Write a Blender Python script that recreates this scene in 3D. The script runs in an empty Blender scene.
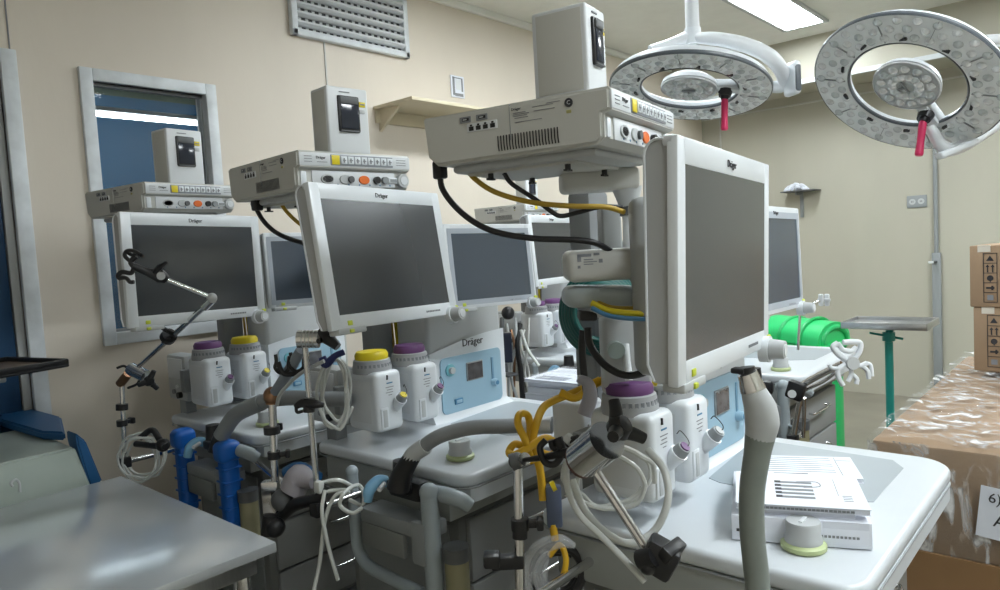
import bpy, bmesh, math, random
from mathutils import Vector, Matrix
random.seed(7)
C = bpy.context.scene.collection
sc = bpy.context.scene
PI = math.pi
# ------------------------------------------------------------------ camera (solved from the room's vanishing points)
F = 712.836
CAM = Vector((0, 0, 1.6))
def cam_rot(pi, ro, ya):
    B = Matrix.Rotation(ya, 3, 'Z') @ Matrix.Rotation(pi, 3, 'X') @ Matrix.Rotation(ro, 3, 'Y')
    return Matrix(((1, 0, 0), (0, 0, -1), (0, 1, 0))) @ B.transposed()
RC = cam_rot(-.06634772, .05681321, .72640223)
RCT = RC.transposed()
def ray(px, py): return RCT @ Vector(((px - 500) / F, (py - 295) / F, 1))
def W(px, py, d): return CAM + ray(px, py) * d
def onz(px, py, z):
    r = ray(px, py); return CAM + r * ((z - CAM.z) / r.z)
def onx(px, py, x):
    r = ray(px, py); return CAM + r * (x / r.x)
def ony(px, py, y):
    r = ray(px, py); return CAM + r * (y / r.y)
cd = bpy.data.cameras.new('camera'); co = bpy.data.objects.new('camera', cd); C.objects.link(co)
cd.sensor_width = 36; cd.lens = F / 1000 * 36; cd.clip_start = .02
m = Matrix((RC[0], -RC[1], -RC[2])).transposed().to_4x4(); m.translation = CAM
co.matrix_world = m; sc.camera = co
sc.view_settings.view_transform = 'Standard'; sc.view_settings.look = 'None'
sc.view_settings.exposure = 0.66; sc.view_settings.gamma = 1; sc.view_settings.use_curve_mapping = False
sc.cycles.use_denoising = True
sc.cycles.max_bounces = 8

# ------------------------------------------------------------------ materials
MATS = {}
def mat(name, col, rough=.5, metal=0, noise=0, nscale=8, bump=0, bscale=40, emit=0, spec=.5, alpha=1, trans=0, coat=0, col2=None, stretch=None, ior=1.5):
    if name in MATS: return MATS[name]
    m = bpy.data.materials.new(name); m.use_nodes = True; nt = m.node_tree; b = nt.nodes['Principled BSDF']
    c = (*col, 1); b.inputs['Base Color'].default_value = c
    b.inputs['Roughness'].default_value = rough; b.inputs['Metallic'].default_value = metal
    b.inputs['Specular IOR Level'].default_value = spec; b.inputs['IOR'].default_value = ior
    b.inputs['Coat Weight'].default_value = coat
    b.inputs['Transmission Weight'].default_value = trans; b.inputs['Alpha'].default_value = alpha
    tc = nt.nodes.new('ShaderNodeTexCoord')
    mp = nt.nodes.new('ShaderNodeMapping'); nt.links.new(tc.outputs['Object'], mp.inputs[0])
    if stretch: mp.inputs['Scale'].default_value = stretch
    n = nt.nodes.new('ShaderNodeTexNoise'); n.inputs['Scale'].default_value = nscale; n.inputs['Detail'].default_value = 5
    nt.links.new(mp.outputs[0], n.inputs['Vector'])
    r = nt.nodes.new('ShaderNodeMapRange'); r.inputs[1].default_value = .3; r.inputs[2].default_value = .7
    nt.links.new(n.outputs[0], r.inputs[0])
    mx = nt.nodes.new('ShaderNodeMix'); mx.data_type = 'RGBA'
    k = noise if noise else .03
    mx.inputs[6].default_value = c
    mx.inputs[7].default_value = (*col2, 1) if col2 else (*[v * (1 - k) for v in col], 1)
    nt.links.new(r.outputs[0], mx.inputs[0]); nt.links.new(mx.outputs[2], b.inputs['Base Color'])
    if bump:
        n2 = nt.nodes.new('ShaderNodeTexNoise'); n2.inputs['Scale'].default_value = bscale; n2.inputs['Detail'].default_value = 4
        nt.links.new(mp.outputs[0], n2.inputs['Vector'])
        bp = nt.nodes.new('ShaderNodeBump'); bp.inputs['Strength'].default_value = bump; bp.inputs['Distance'].default_value = .01
        nt.links.new(n2.outputs[0], bp.inputs['Height']); nt.links.new(bp.outputs[0], b.inputs['Normal'])
    if emit:
        b.inputs['Emission Color'].default_value = c; b.inputs['Emission Strength'].default_value = emit
    MATS[name] = m; return m
white = mat('white_plastic', (.68, .705, .73), .38)
white2 = mat('bright_white_plastic', (.72, .755, .79), .3)
offw = mat('warm_grey_plastic', (.56, .56, .53), .45)
lgrey = mat('light_grey_plastic', (.50, .52, .53), .45)
grey = mat('mid_grey_plastic', (.27, .29, .30), .5)
dgrey = mat('dark_grey_plastic', (.10, .105, .11), .5)
black = mat('black_plastic', (.012, .012, .014), .4)
rubber = mat('black_rubber', (.02, .02, .02), .6)
chrome = mat('chrome', (.75, .75, .76), .16, 1, noise=.1, nscale=30)
steel = mat('brushed_steel', (.62, .63, .64), .3, 1, noise=.12, nscale=14, stretch=(1, 12, 1))
tsteel = mat('polished_table_steel', (.70, .74, .78), .18, .45, noise=.02, nscale=3)
screenm = mat('lcd_screen', (.038, .044, .052), .24, spec=.9, noise=.01, nscale=3, ior=1.6)
screenb = mat('lcd_screen_blue', (.045, .065, .095), .26, spec=.8, noise=.01, nscale=3, ior=1.6)
panelb = mat('pale_blue_panel', (.32, .49, .61), .4)
paneld = mat('deep_blue_mark', (.07, .22, .38), .4)
tealc = mat('teal_glaze', (.02, .30, .26), .4)
blue = mat('blue_vinyl', (.006, .12, .50), .38, noise=.15)
dblue = mat('dark_blue_paint', (.012, .06, .15), .4, noise=.25, nscale=1.2)
wblue = mat('window_room_blue_paint', (.0, .17, .40), .5, noise=.3, nscale=1)
navy = mat('navy_vinyl', (.01, .09, .24), .45)
lblue = mat('light_blue_plastic', (.22, .46, .68), .35)
green = mat('green_bin_plastic', (.02, .55, .16), .38)
dgreen = mat('dark_green_rubber', (.0, .085, .075), .45)
yellow = mat('yellow_plastic', (.75, .60, .015), .4)
yhose = mat('yellow_hose', (.72, .42, .015), .42)
ycab = mat('mustard_cable', (.46, .30, .03), .5)
purple = mat('purple_plastic', (.14, .05, .17), .45)
pinkm = mat('magenta_grip', (.62, .02, .11), .4)
orange = mat('orange_plastic', (.8, .16, .02), .4)
redm = mat('red_plastic', (.65, .03, .02), .4)
tubew = mat('clear_white_tubing', (.62, .64, .62), .3, spec=.6)
tubeg = mat('grey_hose', (.26, .275, .285), .5, noise=.1)
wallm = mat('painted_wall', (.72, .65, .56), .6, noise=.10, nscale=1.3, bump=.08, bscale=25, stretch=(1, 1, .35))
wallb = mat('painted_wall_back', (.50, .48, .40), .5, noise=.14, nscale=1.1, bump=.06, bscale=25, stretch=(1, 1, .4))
ceilm = mat('ceiling_paint', (.82, .82, .79), .7, noise=.05)
floorm = mat('vinyl_floor', (.27, .25, .20), .35, noise=.2, nscale=3)
framew = mat('white_painted_frame', (.72, .76, .80), .4, noise=.18, nscale=14)
card = mat('cardboard', (.33, .225, .14), .8, noise=.12, nscale=5, bump=.1, bscale=60)
ink = mat('black_ink', (.03, .03, .035), .6)
gink = mat('grey_ink', (.22, .23, .25), .6)
paper = mat('white_paper', (.74, .77, .85), .6)
wood = mat('cream_painted_board', (.66, .58, .42), .6, noise=.08)
tan = mat('tan_tray_surface', (.24, .18, .14), .35, noise=.2)
pgreen = mat('pale_green_enamel', (.40, .46, .42), .4, noise=.1)
ygrn = mat('yellow_green_ring', (.50, .58, .30), .4)
goldm = mat('brass', (.35, .2, .12), .35, 1)
lensm = mat('clear_lens', (.86, .89, .90), .15, spec=.8, noise=.2, nscale=60)
lensring = mat('lens_ring', (.62, .67, .68), .25, spec=.7)
lensback = mat('lamp_underside', (.88, .92, .92), .4, noise=.12, nscale=15)
lampdark = mat('dark_trim', (.10, .115, .13), .4)
diff = mat('lit_diffuser', (.90, .97, 1), .5, emit=26)
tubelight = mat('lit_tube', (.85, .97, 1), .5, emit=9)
plastic_wrap = mat('stretch_film', (.85, .86, .88), .1, alpha=.34, spec=1, bump=1.0, bscale=16, stretch=(1, 3, 1))
bagfilm = mat('clear_bag_film', (.85, .88, .92), .1, alpha=.3, spec=1, bump=.8, bscale=30)
glass = mat('window_glass', (.8, .9, .95), .03, alpha=.05, spec=.9)
lid = mat('olive_label', (.55, .62, .05), .4)

# ------------------------------------------------------------------ mesh builder
class MB:
    def __init__(s): s.v = []; s.f = []; s.mi = []; s.m = []; s.sm = []; s.M = Matrix()
    def _mi(s, m):
        if m not in s.m: s.m.append(m)
        return s.m.index(m)
    def add(s, vs, fs, m, smooth=True, T=None):
        T = s.M @ T if T is not None else s.M
        o = len(s.v); s.v += [T @ Vector(v) for v in vs]; k = s._mi(m)
        for f in fs: s.f.append([o + i for i in f]); s.mi.append(k); s.sm.append(smooth)
        return s
    def bm(s, b, m, T=None, smooth=True):
        b.verts.index_update(); s.add([v.co.copy() for v in b.verts], [[v.index for v in f.verts] for f in b.faces], m, smooth, T); b.free(); return s
    def box(s, x0, x1, y0, y1, z0, z1, m, r=0, seg=2, T=None):
        b = bmesh.new(); bmesh.ops.create_cube(b, size=1)
        bmesh.ops.scale(b, vec=(abs(x1 - x0), abs(y1 - y0), abs(z1 - z0)), verts=b.verts)
        bmesh.ops.translate(b, vec=((x0 + x1) / 2, (y0 + y1) / 2, (z0 + z1) / 2), verts=b.verts)
        if r > 0:
            r = min(r, .49 * min(abs(x1 - x0), abs(y1 - y0), abs(z1 - z0)))
            bmesh.ops.bevel(b, geom=b.edges[:] + b.verts[:], offset=r, segments=seg, affect='EDGES', profile=.5)
        return s.bm(b, m, T)
    def cyl(s, p0, p1, r0, m, r1=None, n=20, cap=True, T=None):
        p0 = Vector(p0); p1 = Vector(p1); r1 = r0 if r1 is None else r1
        d = (p1 - p0); q = d.to_track_quat('Z', 'Y').to_matrix()
        vs = []
        for p, r in ((p0, r0), (p1, r1)):
            for i in range(n):
                a = 2 * PI * i / n; vs.append(p + q @ Vector((r * math.cos(a), r * math.sin(a), 0)))
        fs = [[i, (i + 1) % n, n + (i + 1) % n, n + i] for i in range(n)]
        if cap: fs += [list(range(n - 1, -1, -1)), list(range(n, 2 * n))]
        return s.add(vs, fs, m, True, T)
    def lathe(s, prof, m, T=None, n=28, ring=False):   # prof: (r, z) ; axis z
        if ring: prof = list(prof) + [prof[0]]
        vs = []; fs = []
        for r, z in prof:
            for i in range(n):
                a = 2 * PI * i / n; vs.append((r * math.cos(a), r * math.sin(a), z))
        for j in range(len(prof) - 1):
            for i in range(n):
                k = (i + 1) % n; fs.append([j * n + i, j * n + k, (j + 1) * n + k, (j + 1) * n + i])
        if prof[0][0] > 1e-5 and not ring: fs.append(list(range(n - 1, -1, -1)))
        if prof[-1][0] > 1e-5 and not ring: fs.append([(len(prof) - 1) * n + i for i in range(n)])
        return s.add(vs, fs, m, True, T)
    def prism(s, pts, h0, h1, m, r=0, seg=3, T=None, top_only=False):   # pts xy outline, z h0..h1
        b = bmesh.new(); lo = [b.verts.new((x, y, h0)) for x, y in pts]; hi = [b.verts.new((x, y, h1)) for x, y in pts]
        n = len(pts); b.faces.new(lo[::-1]); tf = b.faces.new(hi)
        for i in range(n): b.faces.new([lo[i], lo[(i + 1) % n], hi[(i + 1) % n], hi[i]])
        bmesh.ops.recalc_face_normals(b, faces=b.faces)
        if r:
            es = list(tf.edges)
            if not top_only: es = [e for e in b.edges if abs(e.verts[0].co.z - e.verts[1].co.z) < 1e-6]
            bmesh.ops.bevel(b, geom=es, offset=r, segments=seg, affect='EDGES', profile=.5)
        return s.bm(b, m, T)
    def tube(s, pts, r, m, n=10, sub=6, closed=False, T=None, cap=True):
        P = [Vector(p) for p in pts]; rs = r if isinstance(r, (list, tuple)) else [r] * len(P)
        if sub > 1 and len(P) > 2:
            Q = []; R = []; L = len(P)
            rng = range(L) if closed else range(L - 1)
            for i in rng:
                a = P[i - 1] if (i or closed) else P[0] * 2 - P[1]; b_ = P[i]; c = P[(i + 1) % L]
                d = P[(i + 2) % L] if (closed or i + 2 < L) else c * 2 - b_
                for k in range(sub):
                    t = k / sub
                    Q.append(.5 * ((2 * b_) + (c - a) * t + (2 * a - 5 * b_ + 4 * c - d) * t * t + (3 * b_ - a - 3 * c + d) * t ** 3))
                    R.append(rs[i] * (1 - t) + rs[(i + 1) % L] * t)
            if not closed: Q.append(P[-1]); R.append(rs[-1])
            P, rs = Q, R
        N = len(P); vs = []; fs = []
        tan0 = (P[1] - P[0]).normalized(); up = Vector((0, 0, 1)) if abs(tan0.z) < .9 else Vector((1, 0, 0))
        nrm = (up - tan0 * up.dot(tan0)).normalized(); pt = tan0
        for i in range(N):
            t = (P[(i + 1) % N] - P[i - 1]) if closed or 0 < i < N - 1 else (P[1] - P[0] if i == 0 else P[-1] - P[-2])
            if t.length < 1e-9: t = pt.copy()
            t.normalize(); nrm = nrm - t * nrm.dot(t)
            if nrm.length < 1e-6: nrm = t.orthogonal()
            nrm.normalize(); bn = t.cross(nrm); pt = t
            for k in range(n):
                a = 2 * PI * k / n; vs.append(P[i] + (nrm * math.cos(a) + bn * math.sin(a)) * rs[i])
        for i in range(N if closed else N - 1):
            j = (i + 1) % N
            for k in range(n):
                l = (k + 1) % n; fs.append([i * n + k, i * n + l, j * n + l, j * n + k])
        if cap and not closed: fs += [list(range(n - 1, -1, -1)), [(N - 1) * n + k for k in range(n)]]
        return s.add(vs, fs, m, True, T)
    def sphere(s, c, r, m, n=14, sc_=(1, 1, 1)):
        prof = [(max(r * math.sin(PI * i / 10), 1e-6), -r * math.cos(PI * i / 10)) for i in range(11)]
        return s.lathe(prof, m, Matrix.Translation(c) @ Matrix.Diagonal((*sc_, 1)), n)
    def quad(s, a, b, c, d, m): return s.add([a, b, c, d], [[0, 1, 2, 3]], m, False)
    def text(s, txt, size, m, T, ex=.0006, align='CENTER'):
        cu = bpy.data.curves.new('t', 'FONT'); cu.body = txt; cu.size = size; cu.extrude = ex; cu.align_x = align; cu.align_y = 'CENTER'
        cu.resolution_u = 2
        o = bpy.data.objects.new('t', cu); C.objects.link(o); dg = bpy.context.evaluated_depsgraph_get()
        me = bpy.data.meshes.new_from_object(o.evaluated_get(dg))
        s.add([v.co.copy() for v in me.vertices], [list(p.vertices) for p in me.polygons], m, False, T)
        bpy.data.objects.remove(o); bpy.data.curves.remove(cu); bpy.data.meshes.remove(me); return s
    def mesh(s, name, off=None):
        me = bpy.data.meshes.new(name); vs = [v - off for v in s.v] if off is not None else s.v
        me.from_pydata([tuple(v) for v in vs], [], s.f)
        for m in s.m: me.materials.append(m)
        me.polygons.foreach_set('material_index', s.mi); me.polygons.foreach_set('use_smooth', s.sm)
        me.update(); b = bmesh.new(); b.from_mesh(me); bmesh.ops.recalc_face_normals(b, faces=b.faces); b.to_mesh(me); b.free()
        me.set_sharp_from_angle(angle=math.radians(38)); return me
Tr = Matrix.Translation
def Rz(a): return Matrix.Rotation(a, 4, 'Z')
def Rx(a): return Matrix.Rotation(a, 4, 'X')
def Ry(a): return Matrix.Rotation(a, 4, 'Y')
FRONT = Rx(PI / 2)           # text plane facing -y
def frame(o, x, z):          # matrix with origin o, x axis, z axis
    x = Vector(x).normalized(); z = Vector(z); z = (z - x * z.dot(x)).normalized(); y = z.cross(x)
    m = Matrix((x, y, z)).transposed().to_4x4(); m.translation = Vector(o); return m
def tag(o, label, cat, group=None, kind=None):
    o['label'] = label; o['category'] = cat
    if group: o['group'] = group
    if kind: o['kind'] = kind
    return o
def empty(name, M, label, cat, group=None):
    o = bpy.data.objects.new(name, None); C.objects.link(o); o.empty_display_size = .05
    o.matrix_world = M if isinstance(M, Matrix) else Tr(M); return tag(o, label, cat, group)
def part(root, name, me, label=None, T=None):
    if isinstance(me, MB): me = me.mesh(name)
    o = bpy.data.objects.new(name, me); C.objects.link(o); o.parent = root
    if T is not None: o.matrix_local = T
    if label: o['label'] = label
    return o
def wmat(o):
    m = o.matrix_basis
    return wmat(o.parent) @ m if o.parent else m
def wpart(root, name, mb, label=None):      # mb holds world coordinates
    inv = wmat(root).inverted(); mb.v = [inv @ v for v in mb.v]; return part(root, name, mb, label)
def solo(name, mb, label, cat, group=None, kind=None):
    xs = [v.x for v in mb.v]; ys = [v.y for v in mb.v]; zs = [v.z for v in mb.v]
    off = Vector(((min(xs) + max(xs)) / 2, (min(ys) + max(ys)) / 2, min(zs)))
    o = bpy.data.objects.new(name, mb.mesh(name, off)); C.objects.link(o); o.location = off
    return tag(o, label, cat, group, kind)
def struct(name, mb, parent=None):
    o = bpy.data.objects.new(name, mb.mesh(name)); C.objects.link(o)
    if parent: o.parent = parent
    else: o['kind'] = 'structure'
    return o
def rrect(x0, x1, y0, y1, r, n=6):
    pts = []
    for cx, cy, a in ((x1 - r, y0 + r, -PI / 2), (x1 - r, y1 - r, 0), (x0 + r, y1 - r, PI / 2), (x0 + r, y0 + r, PI)):
        for i in range(n + 1): t = a + PI / 2 * i / n; pts.append((cx + r * math.cos(t), cy + r * math.sin(t)))
    return pts

# ------------------------------------------------------------------ room
XL, XR, YB, YF, ZC = -3.5, 2.6, 7.4, -1.8, 3.31
b = MB(); b.box(XL - .1, XR + .1, YF - .1, YB + .1, -.06, 0, floorm); struct('floor', b)
b = MB(); b.box(XL - 1.9, XR + .1, YF - .1, YB + .1, ZC, ZC + .06, ceilm); struct('ceiling', b)
DY0, DY1, DZ = -.15, .912, 2.475      # door opening in the left wall
WY0, WY1, WZ0, WZ1 = 1.262, 1.785, 1.31, 2.45
b = MB()
for y0, y1, z0, z1 in ((YF, DY0, 0, ZC), (DY0, DY1, DZ, ZC), (DY1, WY0, 0, ZC), (WY0, WY1, 0, WZ0), (WY0, WY1, WZ1, ZC), (WY1, YB, 0, ZC)):
    b.box(XL - .1, XL, y0, y1, z0, z1, wallm)
struct('wall_left', b)
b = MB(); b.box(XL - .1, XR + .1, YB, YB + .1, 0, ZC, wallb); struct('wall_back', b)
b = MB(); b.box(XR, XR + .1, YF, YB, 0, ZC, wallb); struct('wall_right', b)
b = MB(); b.box(XL - .1, XR + .1, YF - .1, YF, 0, ZC, wallm); struct('wall_front', b)
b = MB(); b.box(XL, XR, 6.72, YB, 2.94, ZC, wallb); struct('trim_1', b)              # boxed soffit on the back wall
b = MB(); b.box(XL, XR, 6.70, 6.735, 2.905, 2.945, framew); struct('trim_2', b)
b = MB(); b.box(XL, XL + .035, YF, 6.7, ZC - .05, ZC, ceilm, .008); struct('trim_3', b)       # cove strips
b = MB(); b.box(XL, XR, 7.385, YB, 2.84, 2.855, offw); struct('trim_7', b)
b = MB(); b.box(XL, XL + .006, 2.527, 2.536, 0, 2.84, offw); struct('trim_4', b)
b = MB(); b.box(XL, XL + .004, .953, .958, 2.5, ZC, gink); struct('trim_5', b)
b = MB(); b.box(-3.3, -3.285, 7.39, YB, 0, 2.84, offw); struct('trim_6', b)
b = MB(); b.box(-.42, -.408, 7.39, YB, 0, 2.84, offw); struct('trim_8', b)
# the window and what is seen through it
b = MB(); T_ = .055
for y0, y1, z0, z1 in ((WY0 - T_, WY0, WZ0 - T_, WZ1 + T_), (WY1, WY1 + T_, WZ0 - T_, WZ1 + T_), (WY0, WY1, WZ1, WZ1 + T_), (WY0, WY1, WZ0 - T_, WZ0)):
    b.box(XL - .1, XL + .02, y0, y1, z0, z1, framew, .004)
for y0, y1, z0, z1 in ((WY0, WY0 + .012, WZ0, WZ1), (WY1 - .012, WY1, WZ0, WZ1), (WY0, WY1, WZ1 - .012, WZ1), (WY0, WY1, WZ0, WZ0 + .012)):
    b.box(XL - .06, XL - .03, y0, y1, z0, z1, grey)
win = struct('window_1', b)
b = MB(); b.box(XL - .052, XL - .046, WY0 + .01, WY1 - .01, WZ0 + .01, WZ1 - .01, glass); part(win, 'pane', b)
b = MB()   # adjoining room shell
b.box(-5.3, -5.2, -.6, 4.0, 0, 2.78, wblue); b.box(-5.2, XL - .1, -.7, -.6, 0, ZC, wblue); b.box(-5.2, XL - .1, 4.0, 4.1, 0, ZC, wblue)
b.box(-5.3, -5.2, -.6, 4.0, 2.78, ZC, mat('olive_wall_band', (.10, .15, .09), .6))
struct('wall_outer', b)
b = MB(); b.box(-5.4, XL - .1, -.7, 4.1, -.06, 0, floorm); struct('floor_outer', b)
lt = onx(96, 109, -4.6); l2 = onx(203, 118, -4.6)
r_ = empty('added_strip_tube', Vector((-4.6, (lt.y + l2.y) / 2, lt.z - .03)), 'long glowing tube added behind the left window for the light strip in its glass', 'lamp')  # tube added to imitate a ceiling light reflected in the pane
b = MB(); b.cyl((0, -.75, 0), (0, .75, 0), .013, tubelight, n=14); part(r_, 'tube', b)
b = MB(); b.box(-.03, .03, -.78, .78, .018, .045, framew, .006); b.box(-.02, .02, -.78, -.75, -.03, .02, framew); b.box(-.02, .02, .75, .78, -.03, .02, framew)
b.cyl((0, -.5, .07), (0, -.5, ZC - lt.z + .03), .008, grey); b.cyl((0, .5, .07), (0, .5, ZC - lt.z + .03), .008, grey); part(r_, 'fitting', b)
# door
b = MB()
for y0, y1, z0, z1 in ((DY1, DY1 + .06, 0, DZ + .06), (DY0 - .06, DY0, 0, DZ + .06), (DY0, DY1, DZ, DZ + .06)):
    b.box(XL - .1, XL + .025, y0, y1, z0, z1, framew, .005)
b.box(XL - .1, XL - .02, DY1 - .03, DY1, 0, DZ, lgrey); b.box(XL - .1, XL - .02, DY0, DY1 - .03, DZ - .03, DZ, lgrey)
dr = struct('door_1', b)
b = MB(); b.box(XL - .075, XL - .03, DY0 + .01, DY1 - .035, .01, DZ - .035, dblue, .004)
b.box(XL - .03, XL - .024, DY0 + .12, DY1 - .16, 1.2, 2.3, mat('door_inset', (.008, .04, .11), .3)); part(dr, 'door_leaf', b)
# ceiling lights
def ceil_light(x, y, lx, ly, label, strength=None):
    r = empty('ceiling_light', Vector((x, y, ZC)), label, 'light', 'recessed ceiling light panels')
    f = MB(); t = .035
    for a in ((-lx / 2 - t, lx / 2 + t, -ly / 2 - t, -ly / 2), (-lx / 2 - t, lx / 2 + t, ly / 2, ly / 2 + t), (-lx / 2 - t, -lx / 2, -ly / 2, ly / 2), (lx / 2, lx / 2 + t, -ly / 2, ly / 2)):
        f.box(*a, -.02, 0, lgrey, .004)
    part(r, 'frame', f); d = MB(); d.box(-lx / 2, lx / 2, -ly / 2, ly / 2, -.012, -.002, diff); part(r, 'diffuser', d); return r
ceil_light(-2.04, 5.72, .30, 1.16, 'lit rectangular ceiling light panel, the only one seen in the photo')
ceil_light(-2.04, 3.3, .30, 1.2, 'unseen lit ceiling panel added above the rear of the machine row')  # panels from here on are added out of view to brighten the room
ceil_light(.55, 5.4, .6, 1.2, 'unseen lit ceiling panel added above the wrapped pallet')
ceil_light(.55, 2.2, .48, 1.2, 'unseen lit ceiling panel added right of the nearest machine')
ceil_light(1.6, .2, .3, 1.2, 'unseen lit ceiling panel added behind the photographer')
# vent grille
y0, y1, z0, z1 = 2.305, 3.165, 2.84, 3.22
r_ = empty('air_vent', Matrix.Translation((XL, (y0 + y1) / 2, z0)), 'white louvred air vent high on the left wall', 'vent')
b = MB(); 
for a in ((y0, y0 + .04, z0, z1), (y1 - .04, y1, z0, z1), (y0, y1, z0, z0 + .04), (y0, y1, z1 - .03, z1)): b.box(XL, XL + .04, *a, framew, .008)
wpart(r_, 'frame', b)
b = MB(); b.box(XL, XL + .004, y0 + .03, y1 - .03, z0 + .03, z1 - .02, black); wpart(r_, 'backing', b)
for k in range(6):
    z = z0 + .065 + k * .052; b = MB()
    b.box(-.004, .03, y0 + .035, y1 - .035, -.009, .009, white, .003, T=Tr((XL + .012, 0, z)) @ Ry(-.55)); wpart(r_, 'slat', b)
b = MB()
for k in range(17): b.box(XL + .004, XL + .009, y0 + .06 + k * .047, y0 + .078 + k * .047, z0 + .04, z1 - .03, lgrey)
wpart(r_, 'rear_fins', b)
# wall shelf
r_ = empty('wall_shelf', Vector((XL, 3.45, 2.42)), 'cream painted wall shelf on brackets, seen from below', 'shelf')
b = MB(); b.box(XL, XL + .36, 2.86, 4.25, 2.49, 2.51, wood, .003); wpart(r_, 'board', b)
b = MB(); b.box(XL, XL + .02, 2.87, 4.25, 2.41, 2.49, wood, .003); wpart(r_, 'wall_rail', b)
for y in (2.9, 4.1):
    b = MB(); b.add([(XL, y, 2.49), (XL + .2, y, 2.49), (XL, y, 2.36), (XL, y + .02, 2.49), (XL + .2, y + .02, 2.49), (XL, y + .02, 2.36)], [[0, 1, 2], [3, 5, 4], [0, 3, 4, 1], [1, 4, 5, 2], [2, 5, 3, 0]], wood, False); wpart(r_, 'bracket', b)
p = onx(457, 87, XL); b = MB()
b.box(XL, XL + .008, p.y - .065, p.y + .065, p.z - .075, p.z + .075, paper, .003)
for a in ((-.05, -.03, -.06, .065), (-.02, .03, -.02, .05), (-.03, .05, -.065, -.045), (.035, .05, -.03, .06), (-.045, .05, .055, .062)): b.box(XL + .008, XL + .009, p.y + a[0], p.y + a[1], p.z + a[2], p.z + a[3], white if a[0] == -.02 else gink)
solo('wall_sign', b, 'small white printed notice on the wall above the shelf', 'sign')
# back wall fittings
p = ony(917, 201.5, YB); b = MB(); b.box(p.x - .08, p.x + .08, YB - .012, YB, p.z - .055, p.z + .055, grey, .004)
for s in (-1, 1): b.cyl((p.x + s * .035, YB - .012, p.z), (p.x + s * .035, YB - .016, p.z), .026, lgrey); b.box(p.x + s * .035 - .008, p.x + s * .035 - .004, YB - .018, YB - .015, p.z - .008, p.z + .008, ink); b.box(p.x + s * .035 + .004, p.x + s * .035 + .008, YB - .018, YB - .015, p.z - .008, p.z + .008, ink)
solo('wall_outlet', b, 'grey double wall outlet on the back wall', 'outlet')
pc = ony(936.5, 255, YB - .02)
r_ = empty('gas_pipe', Vector((pc.x, YB - .02, 0)), 'thin grey pipe running down the back wall beside the steel tray', 'pipe')
b = MB(); b.cyl((0, 0, pc.z), (0, 0, 2.83), .018, grey); part(r_, 'upper_pipe', b)
b = MB(); b.box(-.035, .035, -.02, .018, 0.0, pc.z + .02, grey, .006); part(r_, 'duct', b)
b = MB(); b.cyl((0, -.02, pc.z - .06), (-.02, -.07, pc.z - .06), .012, dgrey); b.box(-.05, -.01, -.09, -.07, pc.z - .07, pc.z - .05, white, .004); part(r_, 'tap', b)
r_ = empty('corner_shelf', Vector((-2.40, YB, 1.93)), 'small dark shelf on a bracket on the back wall', 'shelf')
b = MB(); b.box(-.2, .12, -.22, 0, .05, .062, dgrey, .002); part(r_, 'board', b)
b = MB(); b.box(-.08, -.05, -.02, 0, -.2, .05, grey, .002); b.box(-.07, -.06, -.18, 0, .02, .05, grey); part(r_, 'bracket', b)
b = MB()
for k in range(5): b.tube([(-2.58 + k * .03, YB - .16 + .02 * k, 1.997), (-2.55 + k * .03, YB - .12, 2.03 + .012 * (k % 3)), (-2.46 + .02 * k, YB - .1, 2.04 - .01 * k), (-2.40 + .01 * k, YB - .14, 2.0)], [.012, .022, .02, .01], paper, n=8)
solo('folded_cloth', b, 'crumpled white cloth lying on the small back wall shelf', 'cloth')

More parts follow.
